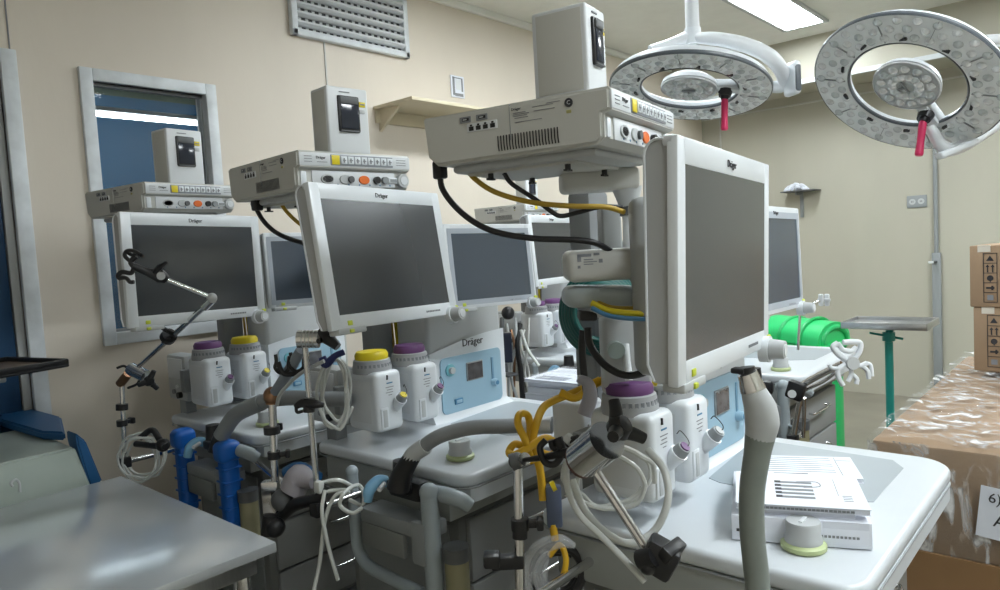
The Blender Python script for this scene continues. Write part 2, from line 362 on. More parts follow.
# ------------------------------------------------------------------ anaesthesia workstations
SW, SH = .433, .284
def monitor_parts(root, name, T, w, h, scr, label=None):
    """flat monitor; T places the screen centre (x right, -y towards the viewer, z up)"""
    k = w / SW; ml, mr, mt, mb_ = .030 * k, .030 * k, .040 * k, .036 * k; dp = .045 if k > .95 else .04
    x0, x1, z0, z1 = -w / 2 - ml, w / 2 + mr, -h / 2 - mb_, h / 2 + mt
    b = MB()
    r = dp * .5; prof = [(0.006, z0)]
    n = 10; prof = [(.004, z0 + .004), (dp * .8, z0 + .004), (dp, z0 + .03)]
    for i in range(n + 1):
        a = PI * i / n; prof.append((.004 + r + (dp - .004 - r if False else r * .98) * math.cos(a), z1 - r - .003 + r * math.sin(a)))
    # side body, extruded along x
    vs = []; fs = []; N = len(prof)
    for x in (x0 + .002, x1 - .002):
        for y, z in prof: vs.append((x, y, z))
    fs = [[i, (i + 1) % N, N + (i + 1) % N, N + i] for i in range(N)] + [list(range(N)), [N + i for i in range(N)][::-1]]
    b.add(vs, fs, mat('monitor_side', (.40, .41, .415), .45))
    for x in (x0, x1):                                  # pale edge band round the side
        s = -1 if x == x0 else 1
        pts = [Vector((x, y, z)) for y, z in prof[1:]]
        b.tube([(x, dp * .78, z0 + .006)] + [(x, y, z) for y, z in prof[2:]] + [(x, .004, z0 + .006)], .0022, white2, n=8, sub=1)
    b.box(x0 - .003, x1 + .003, .0, dp * .5, z1 - .016, z1 + .002, white2, .007)
    # front frame
    for a in ((x0 - .003, -w / 2, z0, z1), (w / 2, x1 + .003, z0, z1), (-w / 2 - .002, w / 2 + .002, h / 2, z1), (-w / 2 - .002, w / 2 + .002, z0, -h / 2)):
        b.box(a[0], a[1], -.003, .014, a[2], a[3], white2, .003)
    if k < .95:
        g = .018
        for a in ((-w / 2 - g, -w / 2, -h / 2 - g, h / 2 + g), (w / 2, w / 2 + g, -h / 2 - g, h / 2 + g), (-w / 2, w / 2, h / 2, h / 2 + g), (-w / 2, w / 2, -h / 2 - g, -h / 2)):
            b.box(a[0], a[1], -.0042, -.002, a[2], a[3], mat('grey_bezel', (.42, .46, .52), .4))
    b.box(x0 + .01, x1 - .01, .006, .02, z1 - .014, z1 - .010, dgrey)
    b.box(-.09, .09, dp - .01, dp + .03, -.09, .09, lgrey, .01)     # rear mount
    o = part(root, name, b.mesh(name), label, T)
    s = MB(); s.box(-w / 2 - .001, w / 2 + .001, -.0020, .002, -h / 2 - .001, h / 2 + .001, scr); part(o, 'screen', s)
    s = MB(); s.text('Dräger', .017 * k, ink, Tr((0, -.0045, h / 2 + mt * .45)) @ FRONT); part(o, 'lettering', s)
    s = MB(); kx = x1 - .03
    s.cyl((kx, -.014, z0 - .002), (kx, -.042, z0 - .002), .021 * k, lgrey, .018 * k); s.cyl((kx, .004, z0 - .002), (kx, -.014, z0 - .002), .026 * k, white2); s.cyl((kx, -.042, z0 - .002), (kx, -.044, z0 - .002), .012, white)
    part(o, 'control_knob', s)
    s = MB(); s.box(x1 - .014, x1 + .004, -.008, -.001, z0 + .004, z0 + .024, lid, .004); part(o, 'marker_label', s); s = MB(); s.box(-w / 2 + .02, -w / 2 + .036, -.0055, -.002, z0 + .008, z0 + .020, lid, .002)
    part(o, 'marker_label', s); s = MB()
    for q in range(9): s.box(w / 2 - .11 + q * .007, w / 2 - .106 + q * .007, -.0042, -.002, z0 + .014, z0 + .019, gink)
    part(o, 'small_print', s)
    s = MB(); s.box(x0 + .015, x0 + .11, -.006, .03, z0 - .012, z0 + .003, lgrey, .004); s.box(x0 + .05, x0 + .064, -.010, -.004, z0 - .010, z0 - .001, lid, .002); part(o, 'cable_tab', s)
    return o
def loc_frame(x, y, z, yaw, pit=0, rol=0): return Tr((x, y, z)) @ Rz(yaw) @ Rx(pit) @ Ry(rol)

_cache = {}
def cached(key, fn):
    if key not in _cache: _cache[key] = fn().mesh(key.rsplit('/')[-1])
    return _cache[key]
def top_outline(g=0):
    pts = []
    W_, D_ = .945, .75
    for cx, cy, r, a in ((W_ - .10, .10, .10, -PI / 2), (W_ - .04, D_ - .04, .04, 0), (.055, D_ - .03, .03, PI / 2), (.085, .06, .06, PI)):
        for i in range(9): t = a + PI / 2 * i / 8; pts.append((cx + (r + g) * math.cos(t), cy + (r + g) * math.sin(t)))
    return pts
def top_mesh():
    b = MB(); tw = mat('tabletop_white', (.62, .655, .69), .3); b.prism(top_outline(), .902, .942, tw, .014, 4); b.prism([(max(x, .055), y) for x, y in top_outline(-.002) if y < .72], .858, .903, tw, 0); return b
def apron():
    b = MB(); b.box(.03, .91, .08, .70, .79, .902, mat('apron_grey', (.34, .36, .35), .45), .006); return b
def mat_top():
    b = MB(); b.prism([(.44, .20), (.50, .10), (.80, .10), (.86, .14), (.88, .50), (.86, .54), (.46, .50), (.44, .46)], .9420, .9435, mat('grey_mat', (.36, .40, .43), .35)); return b
def rim():
    b = MB(); o = [(x, y, .9) for x, y in top_outline(-.001)]; b.tube(o, .0022, grey, n=6, closed=True, sub=1)
    b.box(.944, .9475, .20, .38, .895, .905, gink); return b
cabm = mat('cabinet_grey_shaded', (.20, .21, .205), .5)  # grey darkened to carry the shade below the tabletops
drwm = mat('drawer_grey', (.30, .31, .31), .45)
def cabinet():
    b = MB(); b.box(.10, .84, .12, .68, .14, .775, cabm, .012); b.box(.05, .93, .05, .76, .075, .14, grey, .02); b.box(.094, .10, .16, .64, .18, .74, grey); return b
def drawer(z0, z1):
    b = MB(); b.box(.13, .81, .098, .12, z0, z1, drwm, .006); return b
def handle(z):
    b = MB(); b.tube([(.38, .098, z), (.39, .07, z), (.61, .07, z), (.62, .098, z)], .006, chrome, sub=3); return b
def caster(x, y):
    b = MB(); b.cyl((x - .012, y, .04), (x + .012, y, .04), .04, rubber, n=24); b.cyl((x - .016, y, .04), (x + .016, y, .04), .018, lgrey); b.box(x - .02, x + .02, y - .02, y + .03, .05, .085, grey, .006); return b
def body():
    b = MB(); 
    out = rrect(.42, .845, .56, .74, .02, 4); b.prism(out, .93, 1.60, lgrey, .012)
    # white lower front with a flared foot
    vs = []; fs = []
    rows = [(.93, .505, .40, .885), (.945, .535, .415, .87), (.97, .553, .42, .85), (1.21, .553, .42, .85)]
    n = 12
    for z, y, xa, xb in rows:
        for i in range(n + 1): vs.append((xa + (xb - xa) * i / n, y, z + (0 if z < 1.2 else .05 * math.sin(PI / 2 * i / n))))
    for j in range(3):
        for i in range(n): fs.append([j * (n + 1) + i, j * (n + 1) + i + 1, (j + 1) * (n + 1) + i + 1, (j + 1) * (n + 1) + i])
    top = len(vs)
    for z, y, xa, xb in rows: vs += [(xa, .62, z), (xb, .62, z if z < 1.2 else z + .05)]
    for j in range(3):
        fs.append([j * (n + 1), (j + 1) * (n + 1), top + 2 * (j + 1), top + 2 * j]); fs.append([j * (n + 1) + n, (j + 1) * (n + 1) + n, top + 2 * (j + 1) + 1, top + 2 * j + 1])
    b.add(vs, fs, white2)
    b.text('Dräger', .042, ink, Tr((.66, .5525, 1.228)) @ FRONT, ex=.001)
    return b
def bpanel():
    b = MB(); T = Tr((0, .551, 0)) @ FRONT; b.prism(rrect(.468, .815, .965, 1.185, .022), 0, .006, panelb, T=T); return b
def bscreen():
    b = MB(); b.box(.605, .70, .540, .546, 1.075, 1.150, grey, .003); b.box(.610, .695, .5385, .541, 1.080, 1.145, mat('panel_display', (.10, .10, .11), .18, spec=.9, noise=.5, nscale=30)); return b
def bdial():
    b = MB()
    b.cyl((.515, .546, 1.135), (.515, .538, 1.135), .024, mat('teal_ring', (.18, .45, .52), .4)); b.cyl((.515, .540, 1.135), (.515, .525, 1.135), .013, lgrey)
    return b
def bknob():
    b = MB(); b.box(.753, .767, .541, .546, 1.04, 1.15, mat('blue_recess', (.16, .30, .42), .4), .004); b.cyl((.762, .546, 1.045), (.762, .522, 1.045), .017, panelb, .014); b.cyl((.762, .522, 1.045), (.762, .520, 1.045), .009, paneld); return b
def bmark():
    b = MB(); b.box(.53, .575, .5385, .546, .995, 1.018, paneld, .004); b.box(.537, .568, .5375, .540, 1.0, 1.013, panelb, .002)
    return b
def apl():
    b = MB(); T = Tr((.155, .148, .942)) @ Matrix.Diagonal((1.13, 1.13, 1.2, 1))
    b.lathe([(.036, 0), (.040, .003), (.040, .010), (.034, .014), (.029, .014)], ygrn, T)
    b.lathe([(.033, .012), (.0335, .02), (.030, .028), (.031, .046), (.029, .050), (1e-6, .050)], lgrey, T); b.box(-.015, .015, -.004, .004, .049, .053, white, .002, T=T); return b
def posts():
    b = MB(); b.box(.31, .41, .745, .82, .14, 1.74, mat('column_grey', (.20, .21, .22), .5), .012); b.box(.47, .56, .745, .80, .9, 1.45, grey, .01)
    b.box(.31, .83, .735, .79, 1.42, 1.48, grey, .01); b.box(.30, .57, .68, .76, .16, .30, grey, .01); return b
def bracket_arm():
    b = MB(); b.tube([(.36, .78, 1.725), (.2, .62, 1.725), (.02, .40, 1.725)], [.035, .032, .030], white, sub=3, n=16); return b
def socket_block():
    b = MB()
    b.box(.066, .145, .65, .83, 1.0, 1.205, lgrey, .014); b.box(.062, .07, .67, .81, 1.10, 1.19, white, .004)
    b.cyl((.066, .70, 1.03), (.048, .70, 1.03), .014, black); b.cyl((.066, .76, 1.04), (.056, .76, 1.04), .010, gink); b.cyl((.066, .73, 1.065), (.058, .73, 1.065), .008, white)
    b.box(.08, .13, .70, .76, .93, 1.01, grey, .006); return b
def yellow_leads():
    b = MB()
    for k in range(4): b.tube([(.425 + .014 * k, .775, 1.0), (.43 + .012 * k, .77 - .01 * (k % 2), 1.2), (.425 + .015 * k, .775, 1.45)], .0055, yellow if k % 3 else ycab, n=8)
    return b
def vap_hanger():
    b = MB(); b.box(.04, .40, .61, .645, 1.05, 1.15, grey, .006); b.box(.32, .38, .64, .75, 1.07, 1.13, grey, .004); return b
def post_mesh(v, wrap):
    b = MB(); mt = blue if wrap else mat('post_grey', (.33, .38, .41), .42); u = -.065
    if wrap:
        b.box(u - .034, u + .034, v - .034, v + .034, .60, .905, blue, .026, 5)
        b.box(u - .046, u + .042, v - .040, v + .040, .865, .945, blue, .026, 6)
        for k in range(5): b.box(u - .036, u + .036, v - .036, v + .036, .64 + .05 * k, .648 + .05 * k, blue, .004)
        b.cyl((u, v, .62), (u, v, .30), .02, lgrey)
    else:
        r = .026 if v < .3 else .019
        if v > .3: b.tube([(u, v, .91), (u, v, .85), (u, v, .72), (u, v - .005, .66), (u, v - .05, .62), (u, v - .14, .61), (u, v - .30, .60)], r, mt, n=16)
        else: b.tube([(u, v, .91), (u, v, .75), (u, v, .60), (u, v, .3)], r, mt, n=16)
        b.sphere((u, v, .915), r * 1.08, mt, n=18)
    return b
cabm = mat('cabinet_grey_shaded', (.20, .21, .205), .5)
def valve_block():
    b = MB(); b.box(-.05, .0, .12, .27, .86, .925, black, .016); b.box(-.07, -.02, .15, .25, .885, .92, black, .01)
    b.cyl((-.05, .19, .93), (-.05, .19, .985), .030, black, .026)
    b.box(-.09, -.0, .06, .36, .775, .82, grey, .008); b.box(-.095, -.07, .06, .12, .70, .83, grey, .01); b.box(-.09, -.07, .16, .36, .70, .775, cabm, .006)
    return b
def connector_blue():
    b = MB(); b.tube([(-.05, .27, .905), (-.075, .275, .912), (-.105, .28, .895), (-.115, .285, .86)], [.018, .019, .018, .015], lblue, n=14)
    return b
def connector_grey():
    b = MB(); b.tube([(-.03, .10, .90), (-.035, .03, .905), (-.02, -.02, .895), (.0, -.035, .875)], [.020, .023, .023, .020], mat('post_grey', (.33, .38, .41), .42), n=16)
    return b
def vstub():
    b = MB(); b.cyl((-.085, .235, .915), (-.12, .215, .91), .007, white); return b
def canister():
    b = MB(); b.cyl((-.03, .0, .55), (-.03, .0, .72), .035, mat('bottle_olive', (.30, .28, .17), .25), n=20); b.cyl((-.03, .0, .72), (-.03, .0, .76), .038, dgrey); return b

def workstation(O, label, main, side, wrap=False, rail=True, rot=PI / 2, full=True, k_=0):
    root = empty('anesthesia_workstation', Tr(O) @ Rz(rot), label, 'medical machine', 'anaesthesia workstations')
    t = part(root, 'tabletop', cached('tabletop', top_mesh)); part(t, 'desk_mat', cached('desk_mat', mat_top)); part(t, 'edge_trim', cached('edge_trim', rim))
    if k_ != 3: part(root, 'support_arm', cached('support_arm', bracket_arm))
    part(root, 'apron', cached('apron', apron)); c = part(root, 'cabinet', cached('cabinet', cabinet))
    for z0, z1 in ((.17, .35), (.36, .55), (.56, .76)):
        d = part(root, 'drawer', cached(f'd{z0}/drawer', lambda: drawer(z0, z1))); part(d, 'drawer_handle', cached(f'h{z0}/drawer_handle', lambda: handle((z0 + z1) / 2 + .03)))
    for x, y in ((.11, .10), (.87, .10), (.11, .70), (.87, .70)): part(root, 'caster', cached(f'c{x}{y}/caster', lambda: caster(x, y)))
    bd = part(root, 'body', cached('body', body)); p = part(root, 'control_panel', cached('control_panel', bpanel), 'pale blue control panel')
    part(p, 'display', cached('display', bscreen)); part(p, 'selector_dial', cached('selector_dial', bdial)); part(p, 'flow_knob', cached('flow_knob', bknob)); part(p, 'gauge_mark', cached('gauge_mark', bmark))
    part(root, 'pressure_valve', cached('pressure_valve', apl), 'grey valve knob with a yellow green ring')
    part(root, 'column', cached('column', posts)); part(root, 'lead_bundle', cached('lead_bundle', yellow_leads), 'yellow leads'); part(root, 'vaporizer_rail', cached('vaporizer_rail', vap_hanger))
    if k_ != 3: part(root, 'gas_outlet_block', cached('gas_outlet_block', socket_block))
    for v in ((.42, .06) if full else ()):
        part(root, 'handle_post', cached(f'p{v}{wrap}/handle_post', lambda: post_mesh(v, wrap)), 'bright blue wrapped handle post' if wrap else None)
    if full: part(root, 'valve_block', cached('valve_block', valve_block))
    if full: part(root, 'hose_connector', cached('b/hose_connector', connector_blue), 'light blue hose connector'); part(root, 'hose_connector', cached('g/hose_connector', connector_grey)); part(root, 'suction_jar', cached('suction_jar', canister)); part(root, 'valve_stub', cached('valve_stub', vstub))
    if main:
        T = wmat(root).inverted() @ main; monitor_parts(root, 'main_monitor', T, SW, SH, screenm)
        b = MB(); c0 = T @ Vector((0, .08, 0)); cx = T @ Vector((0, .16, 0))
        b.tube([c0, cx, (.36, .78, 1.56)], .028, lgrey, sub=1, n=14); b.cyl((.36, .78, 1.50), (.36, .78, 1.62), .065, lgrey)
        if k_ != 3: part(root, 'monitor_arm', b)
    if side:
        T = wmat(root).inverted() @ side; monitor_parts(root, 'side_monitor', T, .36, .236, screenb, 'smaller side monitor')
        b = MB(); c0 = T @ Vector((0, .05, 0)); e = Vector((min(max(c0.x, .5), .8), .60, 1.52)); b.tube([c0, (c0 + e) / 2 + Vector((0, 0, .0)), e], .028, lgrey, sub=1, n=14); part(root, 'side_monitor_arm', b)
    return root
MAIN = {1: (-2.347, 1.126, 1.587, 1.68, -.036, .026), 2: (-1.473, 1.229, 1.596, 1.722, -.152, .023), 3: (-.512, 1.169, 1.557, 1.69, .028, .023), 6: (-2.263, 2.996, 1.571, 1.748, -.075, .007)}
SIDE = {2: (-1.748, 1.934, 1.537, 1.461, -.093, .019), 1: (-2.52, 1.70, 1.555, 1.42, -.09, .02), 3: (-.75, 2.03, 1.52, 1.60, -.03, .02), 6: (-2.47, 3.73, 1.53, 1.5, -.09, .02)}
ORI = {1: (-2.45, 1.32, 0), 2: (-1.44, 1.40, 0), 3: (-.36, 1.32, 0), 5: (-1.10, 3.23, 0), 6: (-2.13, 3.2, 0)}
LAB = {1: 'white anaesthesia machine farthest left, with bright blue wrapped handle posts', 2: 'white anaesthesia machine in the centre, with its pale blue panel facing out and grey posts',
       3: 'white anaesthesia machine nearest the camera, with manuals on its tabletop', 5: 'white anaesthesia machine partly hidden behind the nearest one, white hose clip at its corner',
       6: 'white anaesthesia machine farthest back, seen between the centre machine and the nearest one'}
WS = {}
for k in (1, 2, 3, 5, 6):
    mf = lambda p: loc_frame(*p) if p else None
    WS[k] = workstation(ORI[k], LAB[k], mf(MAIN.get(k)), mf(SIDE.get(k)), wrap=(k == 1), full=(k != 3), k_=k)

# ------------------------------------------------------------------ vaporizers
def vap_body():
    b = MB(); w, d, h = .115, .17, .205
    b.box(0, w, 0, d, 0, h, white2, .02, 4); b.box(-.001, .006, .035, d - .03, .03, h - .03, white, .003)
    b.box(.012, .047, -.004, .01, .01, .085, white2, .006); b.box(.02, .038, -.006, 0, .018, .078, lgrey, .003)
    b.box(.045, .07, -.001, .004, .163, .167, paneld); 
    for i, (x, l) in enumerate(((.04, .034), (.045, .024), (.04, .03), (.05, .015))): b.box(x, x + l, -.001, .004, .150 - i * .009, .152 - i * .009, gink)
    b.cyl((.05, .0, h - .013), (.047, -.002, h - .028), .003, ink); return b
def vap_dial(cap):
    b = MB(); T = Tr((.058, .088, .205))
    b.lathe([(.068, -.008), (.068, .006), (.063, .035), (.053, .040), (1e-6, .040)], mat('dial_grey', (.36, .37, .385), .45), T, 32)
    for i in range(14): a = -PI / 2 + (i - 6.5) * .22; b.box(.0645, .0665, -.004, .004, .010, .024, gink, T=T @ Rz(a))
    return b
def vap_cap(cap):
    b = MB(); T = Tr((.058, .088, .205)); b.lathe([(.057, .038), (.058, .052), (.051, .064), (.02, .067), (1e-6, .067)], cap, T, 32); return b
def vap_fill(cap):
    b = MB(); T = Tr((.085, -.002, .085)) @ Rx(.75) 
    b.cyl((0, 0, .03), (0, 0, -.04), .022, white2, .014, T=T); b.cyl((0, 0, .028), (0, 0, .05), .019, grey, .016, T=T); b.cyl((0, 0, .050), (0, 0, .054), .012, cap, T=T)
    b.tube([T @ Vector((0, 0, .035)), T @ Vector((.01, 0, .06)), (.11, -.015, .15), (.118, .0, .14)], .0012, ink, n=5); return b
def vaporizer(ws, u, v, z, cap, capname, label):
    T = wmat(WS[ws]) @ Tr((u, v, z)); r = empty('vaporizer', T, label, 'vaporizer', 'anaesthetic vaporizers')
    part(r, 'housing', cached('housing', vap_body)); part(r, 'dial', cached('dial', lambda: vap_dial(cap)))
    part(r, 'cap', cached(f'{capname}/cap', lambda: vap_cap(cap)), capname + ' cap'); part(r, 'filler_spout', cached(f'{capname}/filler_spout', lambda: vap_fill(cap)))
nm = {1: 'the machine farthest left', 2: 'the centre machine', 3: 'the nearest machine', 6: 'the machine farthest back'}
for k, off, order in ((1, (.055, .425), 'py'), (2, (.07, .44), 'yp'), (3, (.06, .44), 'pg'), (6, (.05, .44), 'pp')):
    for i, ch in enumerate(order):
        cap, cn = {'p': (purple, 'purple'), 'y': (yellow, 'yellow'), 'g': (lgrey, 'grey')}[ch]
        pos = 'left' if i == 0 else 'right'
        vaporizer(k, off[0] + i * .165, off[1] - .008 * i, 1.0, cap, cn, f'white vaporizer with {cn} dial cap, {pos} one on {nm[k]}')

# ------------------------------------------------------------------ connector modules and recorders on top
MWID, MDEP, MH = .36, .425, .102
def mod_body():
    b = MB(); w, d, h = MWID, MDEP, MH
    # side profile (y, z): rounded lower edges, front stepped
    prof = [(.03, 0), (d - .03, 0.0), (d - .008, .02), (d, h - .004), (d - .004, h), (.006, h), (0, h - .006), (.0, h - .042), (.016, h - .048), (.016, .012)]
    N = len(prof); vs = [(x, y, z) for x in (0, w) for y, z in prof]
    fs = [[i, (i + 1) % N, N + (i + 1) % N, N + i] for i in range(N)] + [list(range(N)), [N + i for i in range(N)][::-1]]
    b2 = bmesh.new(); V = [b2.verts.new(v) for v in vs]; [b2.faces.new([V[i] for i in f]) for f in fs]
    bmesh.ops.recalc_face_normals(b2, faces=b2.faces)
    es = [e for e in b2.edges if len(e.link_faces) == 2 and any(len(f.verts) == N for f in e.link_faces)]
    bmesh.ops.bevel(b2, geom=es, offset=.006, segments=3, affect='EDGES'); b.bm(b2, offw)
    b.box(.04, w - .05, .05, d - .04, -.016, .002, lgrey, .01)
    b.box(.06, w - .08, .10, .36, -.022, -.014, offw, .004)
    for x, y in ((.06, .12), (.06, .30), (.24, .12), (.24, .3)): b.cyl((x, y, -.022), (x, y, -.034), .006, black); b.box(x - .012, x + .012, y - .004, y + .004, -.036, -.032, black)
    return b
def mod_strip():
    b = MB(); w, h = MWID, MH
    b.box(.004, w - .004, -.002, .004, h - .040, h - .005, white, .003); b.box(.095, w - .065, -.004, 0, h - .037, h - .008, mat('strip_grey', (.26, .28, .31), .4), .002)
    b.box(.098, .122, -.0055, -.003, h - .035, h - .010, yellow, .002)
    for i in range(8):
        x = .127 + i * .0212; b.box(x, x + .018, -.0055, -.003, h - .032, h - .012, white2, .002)
        b.box(x + .004, x + .014, -.0062, -.005, h - .024, h - .021, gink); b.box(x + .006, x + .01, -.0062, -.005, h - .029, h - .017, gink)
    b.text('Dräger', .010, ink, Tr((.066, -.003, h - .018)) @ FRONT); b.box(.055, .085, -.003, -.001, h - .030, h - .0285, gink)
    for i in range(3): b.box(.018, .040, -.003, -.001, h - .016 - i * .007, h - .0145 - i * .007, gink)
    for i in range(3): b.box(w - .052, w - .02, -.003, -.001, h - .016 - i * .007, h - .0145 - i * .007, gink)
    return b
def mod_socks():
    b = MB(); w = MWID; z = .030; y = .014
    b.box(.045, w - .05, y - .002, y + .003, .010, .053, white, .004)
    def ov(x, m_, rx=.017, rz=.010):
        b.prism([(rx * math.cos(a), rz * math.sin(a)) for a in [2 * PI * i / 18 for i in range(18)]], 0, .005, m_, .001, 1, T=Tr((x, y - .001, z)) @ Rx(PI / 2))
    ov(.09, lgrey, .02, .013); ov(.09, black); ov(.145, lgrey, .018, .013); ov(.205, orange, .017, .012); b.cyl((.245, y, z), (.245, y - .012, z), .010, black); b.cyl((.272, y, z), (.272, y - .012, z), .010, grey)
    b.box(.285, .315, y - .008, y, z - .008, z + .008, white2, .002); b.box(.29, .31, y - .010, y - .007, z - .004, z + .004, grey)
    b.cyl((.16, y, z), (.16, y - .012, z), .009, dgrey)
    for i in range(7): b.box(.085 + i * .034, .089 + i * .034, y - .003, y, .014, .018, paneld)
    b.cyl((w - .028, .012, .030), (w - .028, .0, .030), .021, lgrey, .019, n=24); b.cyl((w - .028, .0, .030), (w - .028, -.003, .030), .012, white)
    b.box(.012, .030, .012, .018, .012, .05, white2, .006)
    return b
def mod_ports():
    b = MB(); X = -.0015
    def bx(y0, y1, z0, z1, m_, e=0): b.box(X - e, X + .004, y0, y1, z0, z1, m_, .0008)
    for y in (.262, .302): bx(y, y + .026, .078, .090, gink, .0015); bx(y + .003, y + .020, .081, .087, black, .002); bx(y + .008, y + .018, .0825, .0855, lgrey, .0022)
    bx(.240, .312, .058, .075, white, .0008)
    for i in range(4): bx(.244 + i * .017, .256 + i * .017, .060, .069, black, .0012); bx(.247 + i * .017, .253 + i * .017, .069, .073, black, .0012)
    for i in range(21):
        y = .105 + i * .0066
        b.add([(X, y, .012), (X, y + .0028, .012), (X, y + .0012, .022), (X, y + .0040, .022), (X, y + .0015, .042), (X, y + .0043, .042)], [[0, 1, 3, 2], [2, 3, 5, 4]], black, False)
    b.prism([(.0085 * math.cos(a), .0085 * math.sin(a)) for a in [2 * PI * i / 16 for i in range(16)]], 0, .0016, ink, T=Tr((X + .001, .082, .083)) @ Rz(-PI / 2) @ Rx(PI / 2))
    b.text('C', .011, white, Tr((X - .001, .082, .083)) @ Rz(-PI / 2) @ Rx(PI / 2), ex=.0003)
    b.box(X, X + .004, .2105, .2112, .03, .1, grey)
    b.text('Dräger', .0075, ink, Tr((X - .0003, .195, .088)) @ Rz(-PI / 2) @ Rx(PI / 2), ex=.0003)
    for y0, l, z in ((.175, .028, .080), (.168, .036, .077), (.172, .032, .074), (.115, .045, .086), (.10, .03, .089), (.112, .045, .078), (.14, .06, .062), (.17, .03, .070)): bx(y0, y0 + l, z, z + .0011, gink)
    bx(.078, .088, .064, .070, mat('olive_print', (.4, .38, .15), .6)); return b
def module(k, x, y, z, yaw, label, glandm=True):
    r = empty('connector_module', loc_frame(x, y, z, yaw), label, 'monitor module', 'flat connector modules on top of the machines')
    part(r, 'housing', cached('m/housing', mod_body)); part(r, 'label_strip', cached('label_strip', mod_strip)); part(r, 'sockets', cached('sockets', mod_socks)); part(r, 'side_ports', cached('side_ports', mod_ports))
    b = MB(); b.tube([(.2 - .0, .2, -.02), (.2, .2, -.06)], .04, white, sub=1, n=20); b.cyl((.2, .2, -.052), (.2, .2, -.02), .06, white, .08); part(r, 'mount', b) if glandm else None
    return r
def rec_body(w, d, h):
    b = MB(); b.box(0, w, 0, d, 0, h, white, .006, 3); b.box(-.001, .003, .01, d - .01, .006, h - .008, offw, .001); return b
def rec_door(w, h):
    b = MB(); x0 = w * .24; x1 = w * .76; b.box(x0, x1, -.006, .004, h * .32, h * .87, black, .005); b.box(x0 + .005, x1 - .005, -.010, -.004, h * .74, h * .85, dgrey, .005)
    b.box(x0 + .006, x1 - .006, -.008, -.004, h * .37, h * .74, mat('recorder_window', (.02, .025, .04), .15), .003); b.box(x0 + .004, x1 - .004, -.009, -.004, h * .325, h * .35, dgrey, .002)
    return b
def rec_label(w, h):
    b = MB(); b.box(w * .77, w * .92, -.002, .002, h * .72, h * .80, yellow, .001); b.box(w * .79, w * .90, -.0028, 0, h * .75, h * .77, gink); b.box(w * .77, w * .90, -.002, .002, h * .62, h * .68, lgrey, .001)
    b.box(w * .3, w * .55, -.002, .002, h * .915, h * .93, gink); return b
def recorder(k, x, y, z, yaw, w, d, h, label):
    r = empty('strip_recorder', loc_frame(x, y, z, yaw), label, 'recorder', 'box recorders on top of the modules')
    part(r, 'housing', rec_body(w, d, h)); part(r, 'paper_door', rec_door(w, h), 'dark paper door'); part(r, 'label_plate', rec_label(w, h))
MODP = {1: (-2.55, 1.055, 1.795, 1.68), 2: (-1.60, 1.05, 1.778, 1.49), 3: (-.702, 1.118, 1.778, 1.74), 6: (-2.80, 3.43, 1.76, 1.60)}
RECP = {1: (.115, .03, .14, .10, .20), 2: (.11, .02, .13, .085, .18), 3: (.022, .05, .09, .115, .165), 6: (.05, .02, .12, .09, .18)}
wh = {1: 'above the machine farthest left', 2: 'above the centre machine', 3: 'above the nearest machine', 6: 'above the machine farthest back'}
for k in (1, 2, 3, 6):
    module(k, *MODP[k], 'flat grey connector module with front sockets, ' + wh[k], k in (1, 2))
    px, py, w, d, h = RECP[k]; p = loc_frame(*MODP[k]) @ Vector((px, py, MH))
    recorder(k, p.x, p.y, p.z, MODP[k][3], w, d, h, 'white recorder box with a dark door, ' + ['', 'farthest left, in front of the window', 'in the centre below the air vent', 'largest, above the nearest machine', '', '', 'tiny, behind the mustard yellow cable'][k])

